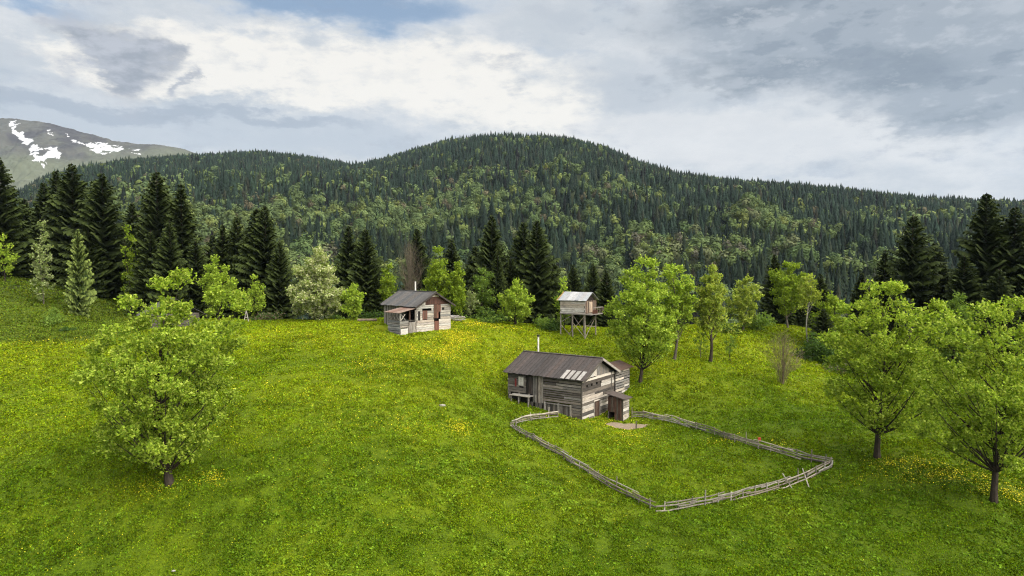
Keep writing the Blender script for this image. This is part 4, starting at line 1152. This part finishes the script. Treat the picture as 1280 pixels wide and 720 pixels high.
mb = MB(); mb.hexa([(-.25, -.25, 2.28), (1.6, -.25, 2.22), (1.6, 1.9, 2.62), (-.25, 1.9, 2.68)], [(-.25, -.25, 2.36), (1.6, -.25, 2.30), (1.6, 1.9, 2.70), (-.25, 1.9, 2.76)], (0.075, 0.06, 0.055)); mb.build('roof', M_ROOF, OH)
HOUSE_CLEAR += [(bx0 + math.cos(A) * a_ - math.sin(A) * b_, by0 + math.sin(A) * a_ + math.cos(A) * b_, 1.9) for a_ in (1.9, 3.5, 5.1) for b_ in (1.9, 3.5, 5, 6.9)]

# ---------------------------------------------------------------- crest hut
rng_ = random.Random(2)
A2 = R(90 - 44)
hx, hy, hz = ground(520.5, 416.5); 
HT = thing('hut', 'two storey weathered timber hut with dark roof and open porch on the meadow crest', 'hut', (hx, hy, hz - .3), A2)
W2, L2, E2, R2 = 5.6, 6.8, 3.75, 5.3
def hcol(s, z):
    if 1.72 < z < 2.0: return (0.52, 0.45, 0.38)
    if z <= 1.72: return rng_.choice([(0.50, 0.45, 0.40), (0.44, 0.41, 0.37)])
    return rng_.choice([(0.36, 0.34, 0.31), (0.30, 0.285, 0.265), (0.42, 0.40, 0.36)])
H2 = [(0.25, 0.62, 1.9, 3.0), (0.95, 1.75, 1.9, 3.05), (2.75, 3.9, 1.95, E2), (2.85, 3.65, -.4, 1.65), (4.15, 4.55, 2.98, 3.3), (1.75, 2.45, 2.98, 3.16)]
wall('gable_wall', HT, rng_, lambda s: (s, 0.0), (0, -1), W2, -.5, E2, [GREY], M_WOODH, holes=H2, col_fn=hcol)
mb = MB()
zz2 = lambda x: E2 + (R2 - E2) * (1 - abs(x - 2.8) / 2.8)
for i in range(20):
    xa = .3 * i + .004; xb = xa + .292; 
    if xb > 5.5: break
    mb.hexa([(xa, -.02, E2 + .01), (xb, -.02, E2 + .01), (xb, .05, E2 + .01), (xa, .05, E2 + .01)], [(xa, -.02, max(E2 + .02, zz2(xa) - .05)), (xb, -.02, max(E2 + .02, zz2(xb) - .05)), (xb, .05, max(E2 + .02, zz2(xb) - .05)), (xa, .05, max(E2 + .02, zz2(xa) - .05))], jit(rng_, (0.075, 0.038, 0.030), .25))
mb.build('attic_infill', M_WOODV, HT)
one_box('attic_patch', M_WOODV, HT, (0.62, 0.57, 0.5), 2.3, 3.6, -.05, -.022, 4.72, 4.92)
one_box('attic_patch', M_WOODV, HT, (0.62, 0.6, 0.56), .55, 1.4, -.05, -.022, 3.78, 4.1)
boards_panel('loft_door', M_WOODV, HT, rng_, 2.78, 3.55, -.04, .02, 1.97, E2 - .02, [RUSSET, BROWN])
boards_panel('loft_door_flap', M_WOODV, HT, rng_, 3.4, 3.88, -.09, -.045, 2.8, E2 - .05, [RUSSET, BROWN], n=2)
boards_panel('lower_door', M_WOODV, HT, rng_, 2.88, 3.62, -.03, .02, -.4, 1.62, [RUSSET, (0.12, 0.075, 0.055)])
w_ = one_box('window', M_WOODV, HT, DARKW, .27, .6, .02, .06, 1.92, 2.98)
w_ = boards_panel('shutter', M_WOODV, HT, rng_, .98, 1.72, -.03, .02, 1.92, 3.03, [BROWN, RUSSET])
one_box('vent_hole', M_WOODV, HT, DARKW, 4.17, 4.53, .03, .06, 3.0, 3.28)
wall('side_wall', HT, rng_, lambda s: (0.0, s), (-1, 0), L2, .1, E2 - .1, [GREY, GREYD], M_WOODV, upright=True, holes=[(.4, 2.2, 1.9, 3.3)])
wall('end_wall', HT, rng_, lambda s: (s, L2), (0, 1), W2, 0, E2, [GREY, GREYD], M_WOODH)
wall('rear_wall', HT, rng_, lambda s: (W2, s), (1, 0), L2, -.3, E2 - .1, [GREY, GREYD], M_WOODH)
mb = MB()
RC = [(0.085, 0.085, 0.088), (0.07, 0.07, 0.073), (0.095, 0.09, 0.088)]
slope_sheets(mb, rng_, -.45, L2 + .4, -.45, 3.54, 2.8, R2 + .03, RC, .6, .04, False, .12); slope_sheets(mb, rng_, -.45, L2 + .4, W2 + .45, 3.54, 2.8, R2 + .03, RC, .6, .04, False, .12)
mb.beam((2.8, -.46, R2 + .09), (2.8, L2 + .41, R2 + .09), .3, .04, (.1, .1, .1))
rf = mb.build('roof', M_ROOF, HT)
for xa in (-.45, W2 + .45):
    mb = MB(); mb.beam((xa, -.48, 3.44), (2.8, -.48, R2 - .06), .05, .2, (0.05, 0.042, 0.038)); mb.build('barge_board', M_WOODH, rf)
mb = MB(); mb.tube([(3.7, 4.9, 4.9), (3.7, 4.9, 6.55)], .10, WHITE, 8); mb.build('chimney', M_METAL, rf)
# porch
PO = MB(); PO.box(-2.5, -.08, .05, 2.45, 1.55, 1.66, GREYD); PO.build('porch_floor', M_WOODH, HT)
wall('porch_front', HT, rng_, lambda s: (-2.5 + s, 0.0), (0, -1), 2.42, -.6, 1.95, [GREY, (.3, .285, .26)], M_WOODH, holes=[(1.28, 2.32, -.6, 1.72), (.08, 1.15, -.6, 1.0)])
wall('porch_side', HT, rng_, lambda s: (-2.5, s), (-1, 0), 2.5, -.5, 1.95, [(.30, .30, .30), (.22, .22, .225), (.15, .15, .155)], M_WOODH, row=(.22, .3), gap=.03)
boards_panel('porch_door', M_WOODV, HT, rng_, -1.2, -.2, -.04, .02, -.6, 1.7, [GREY, (.2, .18, .16)], n=5)
one_box('pale_panel', M_WOODH, HT, (0.60, 0.58, 0.55), -2.4, -1.36, -.05, .0, -.6, .98)
mb = MB()
for (xa, ya) in ((-2.45, .05), (-2.45, 2.4), (-1.0, .05), (-.12, .05)): mb.box(xa - .07, xa + .07, ya - .07, ya + .07, 1.95, 3.2 - (abs(xa) * .12), jit(rng_, BROWN if xa == -1.0 else GREY))
mb.build('porch_posts', M_WOODV, HT)
mb = MB()
for (a_, b_) in ((.2, .9), (.9, 1.6), (1.6, 2.3)):
    mb.beam((-2.5, a_, 2.0), (-2.5, b_, 2.8), .05, .07, GREY); mb.beam((-2.47, b_, 2.0), (-2.47, a_, 2.8), .05, .07, GREYD)
mb.beam((-2.35, .02, 2.0), (-1.7, .02, 2.75), .05, .07, PALE); mb.beam((-1.7, .0, 2.0), (-2.35, .0, 2.75), .05, .07, GREY)
mb.build('porch_lattice', M_WOODH, HT)
mb = MB()
for i in range(5):
    ya = -.3 + i * .62; cl = jit(rng_, rng_.choice([(0.21, 0.145, 0.115), (0.30, 0.24, 0.20), (0.18, 0.11, 0.085)]), .15)
    mb.hexa([(-2.9, ya, 2.92), (-2.9, ya + .6, 2.92), (-.02, ya + .6, 3.42), (-.02, ya, 3.42)], [(-2.9, ya, 2.96), (-2.9, ya + .6, 2.96), (-.02, ya + .6, 3.46), (-.02, ya, 3.46)], cl)
mb.build('porch_roof', M_ROOF, HT)
HOUSE_CLEAR += [(hx + math.cos(A2) * a_ - math.sin(A2) * b_, hy + math.sin(A2) * a_ + math.cos(A2) * b_, 1.7) for a_ in (-1., 1.5, 3, 4.4) for b_ in (1.5, 3, 4.8)]
FP = [(697,522),(685,523),(653.5,529),(639,535),(690.5,566),(771,615),(820,640),(826,640.5),(865,635),(932,622),(983,610),(1038,587),(1040,582),(1010,578),(962,565),(915,552),(870,538),(835,528),(806,523),(790,523)]
def local_line(ox, oy, ang, p, q_, cnt):
    f = lambda a_, b_: (ox + math.cos(ang) * a_ - math.sin(ang) * b_, oy + math.sin(ang) * a_ + math.cos(ang) * b_)
    WALLFOOT.append((*f(*p), *f(*q_), cnt))
local_line(bx0, by0, A, (-.25, 0), (-.25, 5.5), 60); local_line(bx0, by0, A, (0, -.25), (2.5, -.25), 26); local_line(bx0, by0, A, (3.7, -.25), (5.2, -.25), 18); local_line(bx0, by0, A, (7.2, -.4), (10.6, -.4), 40)
local_line(hx, hy, A2, (-2.5, -.25), (5.5, -.25), 90); local_line(hx, hy, A2, (-2.75, -.1), (-2.75, 2.6), 34); local_line(hx, hy, A2, (-.25, 2.6), (-.25, 6.8), 40)
local_line(ox, oy, A, (-.2, -.25), (1.4, -.25), 14)
for i_ in range(0, len(FP) - 1):
    p_, q_ = ground(*FP[i_]), ground(*FP[i_ + 1]); WALLFOOT.append((p_[0], p_[1], q_[0], q_[1], int(5 * math.hypot(p_[0] - q_[0], p_[1] - q_[1]))))
# heap of pale boards right of the hut, log on its left
px_, py_, pz_ = ground(569, 402)
mb = MB()
for i in range(16):
    a_ = rng_.uniform(-.5, .5); c_ = Vector((rng_.uniform(-.7, .7), rng_.uniform(-.5, .5), .08 + i * .05)); d_ = Vector((math.cos(a_), math.sin(a_), rng_.uniform(-.15, .15))) * rng_.uniform(.6, 1.1)
    mb.beam(c_ - d_, c_ + d_, .2, .05, jit(rng_, (.5, .47, .44)))
tag(mb.build('board_heap', M_WOODH, None, (px_, py_, pz_)), 'untidy heap of pale boards beside the right wall of the crest hut', 'boards')
px_, py_, pz_ = ground(459, 402)
mb = MB(); mb.tube([(-1.3, 0, .2), (1.3, .2, .22)], [.2, .17], (.2, .16, .12), 8)
tag(mb.build('log', M_BARK, None, (px_, py_, pz_)), 'brown log lying in the grass left of the crest hut', 'log')

# ---------------------------------------------------------------- stilt hut
rng_ = random.Random(3)
sx_, sy_, sz_ = at(731.3, 392.5, 92)       # nearest bottom corner of the box
A3 = R(90 - 36)
W3, L3, H3 = 3.1, 3.95, 1.75
gz_ = [[h1(sx_ + math.cos(A3) * a_ - math.sin(A3) * b_, sy_ + math.sin(A3) * a_ + math.cos(A3) * b_) - sz_ for b_ in (0, L3 / 2, L3)] for a_ in (0, W3)]
SH_ = thing('stilt_hut', 'small plank granary hut on tall braced stilts with a pale metal roof', 'hut', (sx_, sy_, sz_), A3)
wall('long_wall', SH_, rng_, lambda s: (0.0, s), (-1, 0), L3, 0, H3, [(.42, .39, .36), (.34, .31, .28), (.48, .45, .42)], M_WOODH, row=(.2, .3))
wall('gable_wall', SH_, rng_, lambda s: (s, 0.0), (0, -1), W3, 0, H3, [BROWN, (.15, .11, .085), (.2, .16, .13)], M_WOODV, upright=True, holes=[(1.1, 2.0, .15, 1.62)])
boards_panel('door', M_WOODV, SH_, rng_, 1.12, 1.98, -.02, .03, .15, 1.6, [(.45, .37, .29), (.38, .31, .25)])
wall('end_wall', SH_, rng_, lambda s: (s, L3), (0, 1), W3, 0, H3, [GREY], M_WOODH); wall('rear_wall', SH_, rng_, lambda s: (W3, s), (1, 0), L3, 0, H3, [GREY], M_WOODH)
mb = MB(); mb.hexa([(.05, .1, H3), (W3 - .05, .1, H3), (W3 - .05, .15, H3), (.05, .15, H3)], [(W3 / 2 - .05, .1, 2.7), (W3 / 2 + .05, .1, 2.7), (W3 / 2 + .05, .15, 2.7), (W3 / 2 - .05, .15, 2.7)], (.03, .022, .018)); mb.build('attic_infill', M_WOODV, SH_)  # near-black sheet paints the shade of the attic interior
one_box('floor_beams', M_WOODH, SH_, GREY, -.12, W3 + .1, -.95, L3 + .05, -.14, -.005)
mb = MB()
slope_sheets(mb, rng_, -.3, L3 + .22, -.22, 1.74, W3 / 2, 2.85, [TIN, (.37, .38, .40), (.29, .30, .32)], .62, .03, False, .08); slope_sheets(mb, rng_, -.3, L3 + .22, W3 + .22, 1.74, W3 / 2, 2.85, [TIN], .62, .03, False, .08)
mb.build('roof', M_METAL, SH_)
mb = MB(); mb.beam((-.36, L3 + .34, 1.72), (W3 / 2, L3 + .34, 2.86), .06, .12, (.42, .27, .13)); mb.build('barge_board', M_WOODH, SH_)
mb = MB()
for a_ in (1.9, 2.5, 3.1, 3.4): mb.beam((a_, -.9, 0), (a_, -.9, .85), .06, .06, (.3, .24, .2))
mb.beam((.6, -.9, .82), (3.45, -.9, .82), .06, .08, GREY); mb.beam((3.45, -.9, .82), (3.45, 0, .82), .06, .08, GREY)
for i in range(8): mb.beam((.5 + i * .2, -.9, 0), (.5 + i * .2, -.9, .5), .1, .04, jit(rng_, RUSSET))
mb.build('balcony_railing', M_WOODV, SH_)
for ia, a_ in enumerate((.05, W3 - .05)):
    for ib, b_ in enumerate((.05, L3 / 2, L3 - .05)):
        mb = MB(); mb.tube([(a_, b_, gz_[ia][ib] - .3), (a_ + rng_.uniform(-.04, .04), b_, -.14)], [.10, .085], jit(rng_, (.26, .235, .2)), 7); mb.build('stilt', M_POLE, SH_)
        if ia == 0 and ib == 0: pass
BR = [((0, L3, -1.55), (0, L3 / 2 + .2, gz_[0][1] + .1)), ((0, 0, -.25), (0, L3 / 2 + .6, gz_[0][1] + .3)), ((0, L3 / 2, -1.2), (0, 0.1, gz_[0][0] + .35)), ((0, L3, gz_[0][2] + 1.6), (.1, L3 / 2, -.2)),
      ((.1, 0, -1.6), (W3, .1, gz_[1][0] + 1.2)), ((.05, -.02, gz_[0][0] + .2), (W3, -.02, -.3)), ((W3, 0, -.3), (W3, L3 / 2, gz_[1][1] + .3)), ((W3, L3, -.3), (W3, L3 / 2, gz_[1][1] + .3))]
for p_, q_ in BR:
    mb = MB(); mb.tube([p_, q_], .05, jit(rng_, (.27, .24, .2)), 5); mb.build('brace', M_POLE, SH_)

# ---------------------------------------------------------------- house half hidden by the big left tree
rng_ = random.Random(4)
qx, qy = (214 - 640) / F * 93, 93.0; qz = h1(qx, qy) - .5
HH = thing('hidden_hut', 'low grey roofed hut almost hidden behind the big left tree', 'hut', (qx, qy, qz), R(35))
for nm_, fn_, n_, ln_ in (('front_wall', lambda s: (-3 + s, -2.5), (0, -1), 6), ('side_wall', lambda s: (-3, -2.5 + s), (-1, 0), 5), ('rear_wall', lambda s: (-3 + s, 2.5), (0, 1), 6), ('far_wall', lambda s: (3, -2.5 + s), (1, 0), 5)):
    wall(nm_, HH, rng_, fn_, n_, ln_, -.6, 2.35, [GREYD], M_WOODH)
mb = MB(); slope_sheets(mb, rng_, -2.9, 2.9, -4.0, 1.9, 0, 4.3, [(.10, .098, .097), (.085, .083, .082)], .6); slope_sheets(mb, rng_, -2.9, 2.9, 4.0, 1.9, 0, 4.3, [(.10, .098, .097)], .6); mb.build('roof', M_ROOF, HH)
HOUSE_CLEAR += [(qx, qy, 2.6)]
px_, py_, pz_ = ground(308, 403)
t = thing('trestle', 'small pale wooden trestle at the meadow crest right of the left tree', 'trestle', (px_, py_, pz_))
for (a_, b_) in ((-.35, 0), (.35, 0)):
    mb = MB(); mb.beam((a_, b_, -.1), (0, 0, 1.7), .09, .09, (.36, .34, .31)); mb.build('leg', M_POLE, t)
mb = MB(); mb.beam((-.2, .0, .7), (.2, .0, .7), .07, .07, (.36, .34, .31)); mb.build('rail', M_POLE, t)

# ---------------------------------------------------------------- fence round the plot
rng_ = random.Random(6)
FW = [ground(*p) for p in FP]
pts_ = [Vector(p) for p in FW]
cum = [0.0]
for a_, b_ in zip(pts_[:-1], pts_[1:]): cum.append(cum[-1] + (b_.xy - a_.xy).length)
def along(d):
    d = max(0, min(cum[-1], d))
    for i in range(len(cum) - 1):
        if d <= cum[i + 1] + 1e-9:
            k_ = (d - cum[i]) / max(1e-6, cum[i + 1] - cum[i]); p = pts_[i].lerp(pts_[i + 1], k_); return Vector((p.x, p.y, h1(p.x, p.y)))
FN = thing('fence', 'crooked grey pole fence with stacked rails enclosing the grassy plot before the barn', 'fence', tuple(pts_[6]))
o0 = pts_[6]
PC_ = [(.20, .18, .15), (.27, .245, .21), (.14, .125, .105), (.36, .335, .295)]
npost = 58
for i in range(npost):
    d_ = cum[-1] * i / (npost - 1); p = along(d_) - o0; e_ = Vector((rng_.uniform(-.07, .07), rng_.uniform(-.07, .07), 0)); hgt = rng_.uniform(.62, .82) + (.4 if rng_.random() < .12 else 0)
    mb = MB(); mb.tube([p + Vector((0, 0, -.2)), p + e_ + Vector((0, 0, hgt))], [.055, .04], jit(rng_, rng_.choice(PC_), .2), 6); mb.build('post', M_POLE, FN)
nrail = 0
for lev in range(4):
    d_ = rng_.uniform(-1.5, 0)
    while d_ < cum[-1] - .5 and nrail < 98:
        ln = rng_.uniform(2.6, 5.2); d0, d1 = max(0, d_), min(cum[-1], d_ + ln)
        for ck in (3, 6, 12):
            if d0 < cum[ck] < d1:
                if cum[ck] - d0 > d1 - cum[ck]: d1 = cum[ck]
                else: d0 = cum[ck]
        k_ = 5; row_ = []
        side = rng_.choice((-.07, .07)); hh_ = .17 + lev * .155 + rng_.uniform(-.04, .04)
        for j in range(k_):
            dd = d0 + (d1 - d0) * j / (k_ - 1); p = along(dd); q_ = along(min(cum[-1], dd + .2)) - along(max(0, dd - .2)); nrm_ = Vector((-q_.y, q_.x, 0)); nrm_ = nrm_.normalized() if nrm_.length > 1e-4 else Vector((1, 0, 0))
            row_.append(p - o0 + nrm_ * side + Vector((0, 0, hh_ + rng_.uniform(-.045, .045) + (j / (k_ - 1) - .5) * .12)))
        mb = MB(); mb.tube(row_, [.058, .054, .05, .046, .038], jit(rng_, rng_.choice(PC_), .2), 6); mb.build('rail', M_POLE, FN); nrail += 1
        d_ += ln * .86
for (pa, pb, lab_) in (((1003, 596), (1012, 612), 0), ((978, 602), (990, 611), 0)):
    p = Vector(ground(*pa)) - o0; q_ = Vector(ground(*pb)) - o0
    mb = MB(); mb.tube([p + Vector((0, 0, .62)), q_], .042, PC_[3], 6); mb.build('prop', M_POLE, FN)
px_, py_, pz_ = ground(949, 559)
mb = MB(); mb.box(-.12, .12, -.09, .09, .72, .82, (.5, .06, .02)); mb.box(-.14, .1, -.1, -.092, .55, .749, (.45, .05, .02))
tag(mb.build('red_rag', M_METAL, None, (px_, py_, pz_)), 'small orange red rag draped on the far fence rail', 'rag')
# bare earth before the outhouse, with a short stake
sg = 36; V_ = []; cx_, cy_, cz_ = ground(782, 534)
for rr_ in (0.0, .35, .7, 1.0):
    for k_ in range(sg):
        a_ = 2 * math.pi * k_ / sg; wv = 1 + .22 * math.sin(3 * a_ + 1) + .14 * math.sin(7 * a_)
        X_ = cx_ + math.cos(a_) * 2.1 * rr_ * wv; Y_ = cy_ + math.sin(a_) * 1.5 * rr_ * wv
        V_.append((X_, Y_, h1(X_, Y_) + (.03 if rr_ < 1 else -.02)))
V_ = np.array(V_); Fq = [(r_i * sg + k_, (r_i + 1) * sg + k_, (r_i + 1) * sg + (k_ + 1) % sg, r_i * sg + (k_ + 1) % sg) for r_i in range(3) for k_ in range(sg)]
tag(link('bare_soil', mesh_np('bare_soil', V_, np.array(Fq), np.tile([.21, .17, .125], (len(V_), 1)), M_STONE, True)), 'worn patch of bare pale earth before the outhouse', 'soil', None, 'structure')
HOUSE_CLEAR += [(cx_, cy_, 1.35), (cx_ - 1.1, cy_, .9), (cx_ + 1.1, cy_, .9)]
px_, py_, pz_ = ground(795, 536)
mb = MB(); mb.beam((0, 0, -.2), (.03, 0, .75), .12, .1, GREYD)
tag(mb.build('stake', M_POLE, None, (px_, py_, pz_)), 'short dark stake standing in the bare earth patch', 'stake')
for (px, py, lab_, s_) in ((553, 508, 'flat pale stone alone in the grass left of the barn', .2), (78, 413, 'small white stone at the foot of the left slope', .22), (217, 716, 'tiny white stone at the bottom of the photo below the left tree', .08)):
    px_, py_, pz_ = ground(px, py)
    bm_ = MB(); rr_ = random.Random(px)
    rings = [[(math.cos(k_ * .7854) * r_k * s_ * rr_.uniform(.8, 1.2) * 1.4, math.sin(k_ * .7854) * r_k * s_ * rr_.uniform(.8, 1.2), z_k * s_) for k_ in range(8)] for r_k, z_k in ((1, -.3), (1.05, .15), (.8, .45), (.3, .6))]
    bm_.v = [p for r_k in rings for p in r_k]; bm_.c = [(.27, .265, .24)] * 32
    bm_.f = [(i * 8 + k_, i * 8 + (k_ + 1) % 8, i * 8 + 8 + (k_ + 1) % 8, i * 8 + 8 + k_) for i in range(3) for k_ in range(8)] + [tuple(range(24, 32))]
    tag(bm_.build('stone', M_STONE, None, (px_, py_, pz_ + .05)), lab_, 'stone')

# ================================================================ GRASS AND FLOWERS
def in_houses(x, y):
    k = np.zeros(x.shape, bool)
    for (cx, cy, r) in HOUSE_CLEAR:
        k |= (x - cx) ** 2 + (y - cy) ** 2 < r * r
    return k

rng = np.random.default_rng(5)
n = 1250000
az2 = rng.uniform(-0.68, 0.68, n); r2 = 33 * (155 / 33.0) ** rng.random(n)
gx = r2 * np.sin(az2); gy = r2 * np.cos(az2)
gz = H(gx, gy)
dens = fbm(gx * 1.1, gy * 1.1, 41, 3)
k = (rng.random(n) < np.clip(0.25 + (dens - 0.3) * 2.4, 0.15, 1)) & ~in_houses(gx, gy) & ((r2 < 122) | (gx < -45))
gx, gy, gz, r2 = gx[k], gy[k], gz[k], r2[k]; n = len(gx)
sz = 0.00125 * r2 * (0.7 + 0.9 * vnoise(gx * 0.9, gy * 0.9, 43))
P = np.stack([gx, gy, gz + sz * 0.5 + (fbm(gx * 1.1, gy * 1.1, 41, 3) - 0.4) * 0.12], 1)
nrm = rng.normal(size=(n, 3)) * np.array([1, 1, 0.8]); nrm[:, 2] += 0.5; nrm /= np.linalg.norm(nrm, axis=1, keepdims=True)
a = rng.normal(size=(n, 3)) * 0.7 + np.array([0, 0, 0.8]); a -= (a * nrm).sum(1, keepdims=True) * nrm; a /= np.linalg.norm(a, axis=1, keepdims=True)
b = np.cross(nrm, a)
V = np.stack([P - a * sz[:, None], P + b * sz[:, None] * 0.55, P + a * sz[:, None], P - b * sz[:, None] * 0.55], 1).reshape(-1, 3)
gcol = meadow_col(gx, gy)
spk = rng.normal(size=(n, 1)) * 0.34 + (fbm(gx * 1.3, gy * 1.3, 47, 3)[:, None] - 0.45) * 0.9 + (fbm(gx * .16, gy * .16, 49, 3)[:, None] - 0.45) * 0.7
gcol = gcol * np.clip(0.95 + spk, 0.35, 1.9)
gcol[:, 0] *= 1 + rng.normal(size=n) * 0.12
go = link('grass', mesh_np('grass', V, np.arange(4 * n).reshape(n, 4), np.repeat(np.clip(gcol, 0, 1), 4, 0), M_GRASS))
tag(go, 'short lush meadow grass covering the rolling ground', 'grass', None, 'stuff')

# broad leaved weeds
nc = 30000
az3 = rng.uniform(-0.68, 0.68, nc); r3 = 34 * (115 / 34.0) ** rng.random(nc)
wx_ = r3 * np.sin(az3); wy_ = r3 * np.cos(az3)
k = fbm(wx_ / 5, wy_ / 5, 53, 3) + rng.normal(size=nc) * 0.12 > 0.44
k &= ~in_houses(wx_, wy_) & ~((wx_ < -45) & (wy_ > 80))
wx_, wy_ = wx_[k], wy_[k]; nc = len(wx_)
ex_, ey_ = [], []
for (cx, cy, rad, cnt) in FOOT:
    aa = rng.uniform(0, 6.28, cnt); rr_ = rad * (1 + np.abs(rng.normal(size=cnt)) * 0.35)
    ex_.append(cx + np.cos(aa) * rr_); ey_.append(cy + np.sin(aa) * rr_)
for (ax0, ay0, ax1, ay1, cnt) in WALLFOOT:
    tt_ = rng.random(cnt); ex_.append(ax0 + (ax1 - ax0) * tt_ + rng.normal(size=cnt) * .12); ey_.append(ay0 + (ay1 - ay0) * tt_ + rng.normal(size=cnt) * .12)
wx_ = np.concatenate([wx_] + ex_); wy_ = np.concatenate([wy_] + ey_); nc = len(wx_)
per = 16
sc = rng.uniform(0.10, 0.26, nc) * (1 + 0.7 * (rng.random(nc) < 0.12))
ci = np.repeat(np.arange(nc), per)
off = rng.normal(size=(nc * per, 2)) * sc[ci][:, None] * 0.7
P2x = wx_[ci] + off[:, 0]; P2y = wy_[ci] + off[:, 1]
P2 = np.stack([P2x, P2y, H(P2x, P2y) + rng.uniform(0.04, 0.75, nc * per) * sc[ci] * np.exp(-(off ** 2).sum(1) / (sc[ci] ** 2))], 1)
V, Fq = leaf_quads(rng, P2, 0.065 + 0.04 * rng.random(len(P2)), None, 0.6, 0.6)
shade = rng.random(nc)
wc = meadow_col(wx_, wy_) * np.where((shade < 0.4)[:, None], np.array([0.62, 0.74, 1.0]), np.array([1.22, 1.28, 3.0])) * (1 + rng.normal(size=(nc, 1)) * 0.18)
wc = np.repeat(np.repeat(np.clip(wc, 0, 1), per, 0) * (1 + rng.normal(size=(nc * per, 1)) * 0.12), 4, 0)
wo_ = link('undergrowth', mesh_np('undergrowth', V, Fq, np.clip(wc, 0, 1), M_GRASS))
tag(wo_, 'low clumps of broad leaved weeds dotted over the meadow', 'weeds', None, 'stuff')

# buttercups: drifts (px, py, sx, sy, count)
DR = [(600,406,30,3,700),(575,420,16,5,900),(562,436,14,10,900),(525,440,28,5,600),(470,455,30,8,400),(430,425,60,8,220),(330,418,40,5,110),(60,428,60,4,130),(30,440,50,8,40),(572,535,12,6,350),(500,530,40,10,200),
      (268,598,12,5,160),(200,615,40,10,160),(190,605,20,4,60),(790,548,22,8,220),(765,530,20,6,260),(710,524,20,4,120),(905,552,14,3,100),(1130,578,30,5,300),(1190,595,40,6,500),(1265,618,30,8,500),(1110,598,60,8,120),
      (640,600,120,40,220),(450,580,140,50,220),(250,500,120,40,300),(420,480,100,30,500),(640,440,30,10,150),(90,680,100,30,120),(870,690,160,25,80),(640,680,200,30,90),(980,556,12,2,50)]
fx, fy = [], []
for (px, py, sx, sy, cnt) in DR:
    x0, y0, z0 = ground(px, py); x1, y1, _ = ground(px, py + sy); 
    dyw = max(abs(y0 - y1), 0.5); dxw = sx * y0 / F
    fx.append(rng.normal(size=cnt) * dxw * 0.8 + x0); fy.append(rng.normal(size=cnt) * dyw * 0.9 + y0)
fx = np.concatenate(fx); fy = np.concatenate(fy)
k = (rng.random(len(fx)) < 0.52) & (fy < 108) & (fy > 33) & ~in_houses(fx, fy)
fx, fy = fx[k], fy[k]
# each drift point is a little cluster of heads
ci = np.repeat(np.arange(len(fx)), 3)
fx2 = fx[ci] + rng.normal(size=len(ci)) * 0.18; fy2 = fy[ci] + rng.normal(size=len(ci)) * 0.18
P3 = np.stack([fx2, fy2, H(fx2, fy2) + 0.06 + rng.uniform(0, 0.14, len(fx2))], 1)
V, Fq = leaf_quads(rng, P3, 0.00062 * np.hypot(fx2, fy2), None, 1.0, 0.9)
fc = np.repeat(np.array([0.52, 0.45, 0.012]) * (1 + rng.normal(size=(len(P3), 1)) * 0.28), 4, 0)
fo_ = link('buttercups', mesh_np('buttercups', V, Fq, np.clip(fc, 0, 1), M_PETAL))
tag(fo_, 'drifts of tiny yellow buttercups in the meadow grass', 'flowers', None, 'stuff')

# ================================================================ AIR
mb = MB(); mb.box(-2800, 2800, -2700, 3560, -160, 665, (1, 1, 1))
m, nth = new_mat('haze_air')
pv = N(nth, 'ShaderNodeVolumePrincipled'); pv.inputs['Color'].default_value = (0.62, 0.80, 1.0, 1); pv.inputs['Density'].default_value = 0.000028
on = N(nth, 'ShaderNodeOutputMaterial'); L(nth, pv.outputs[0], on.inputs['Volume'])
tag(mb.build('haze', m), 'faint bluish air between the meadow and the far hills', 'haze', None, 'stuff')
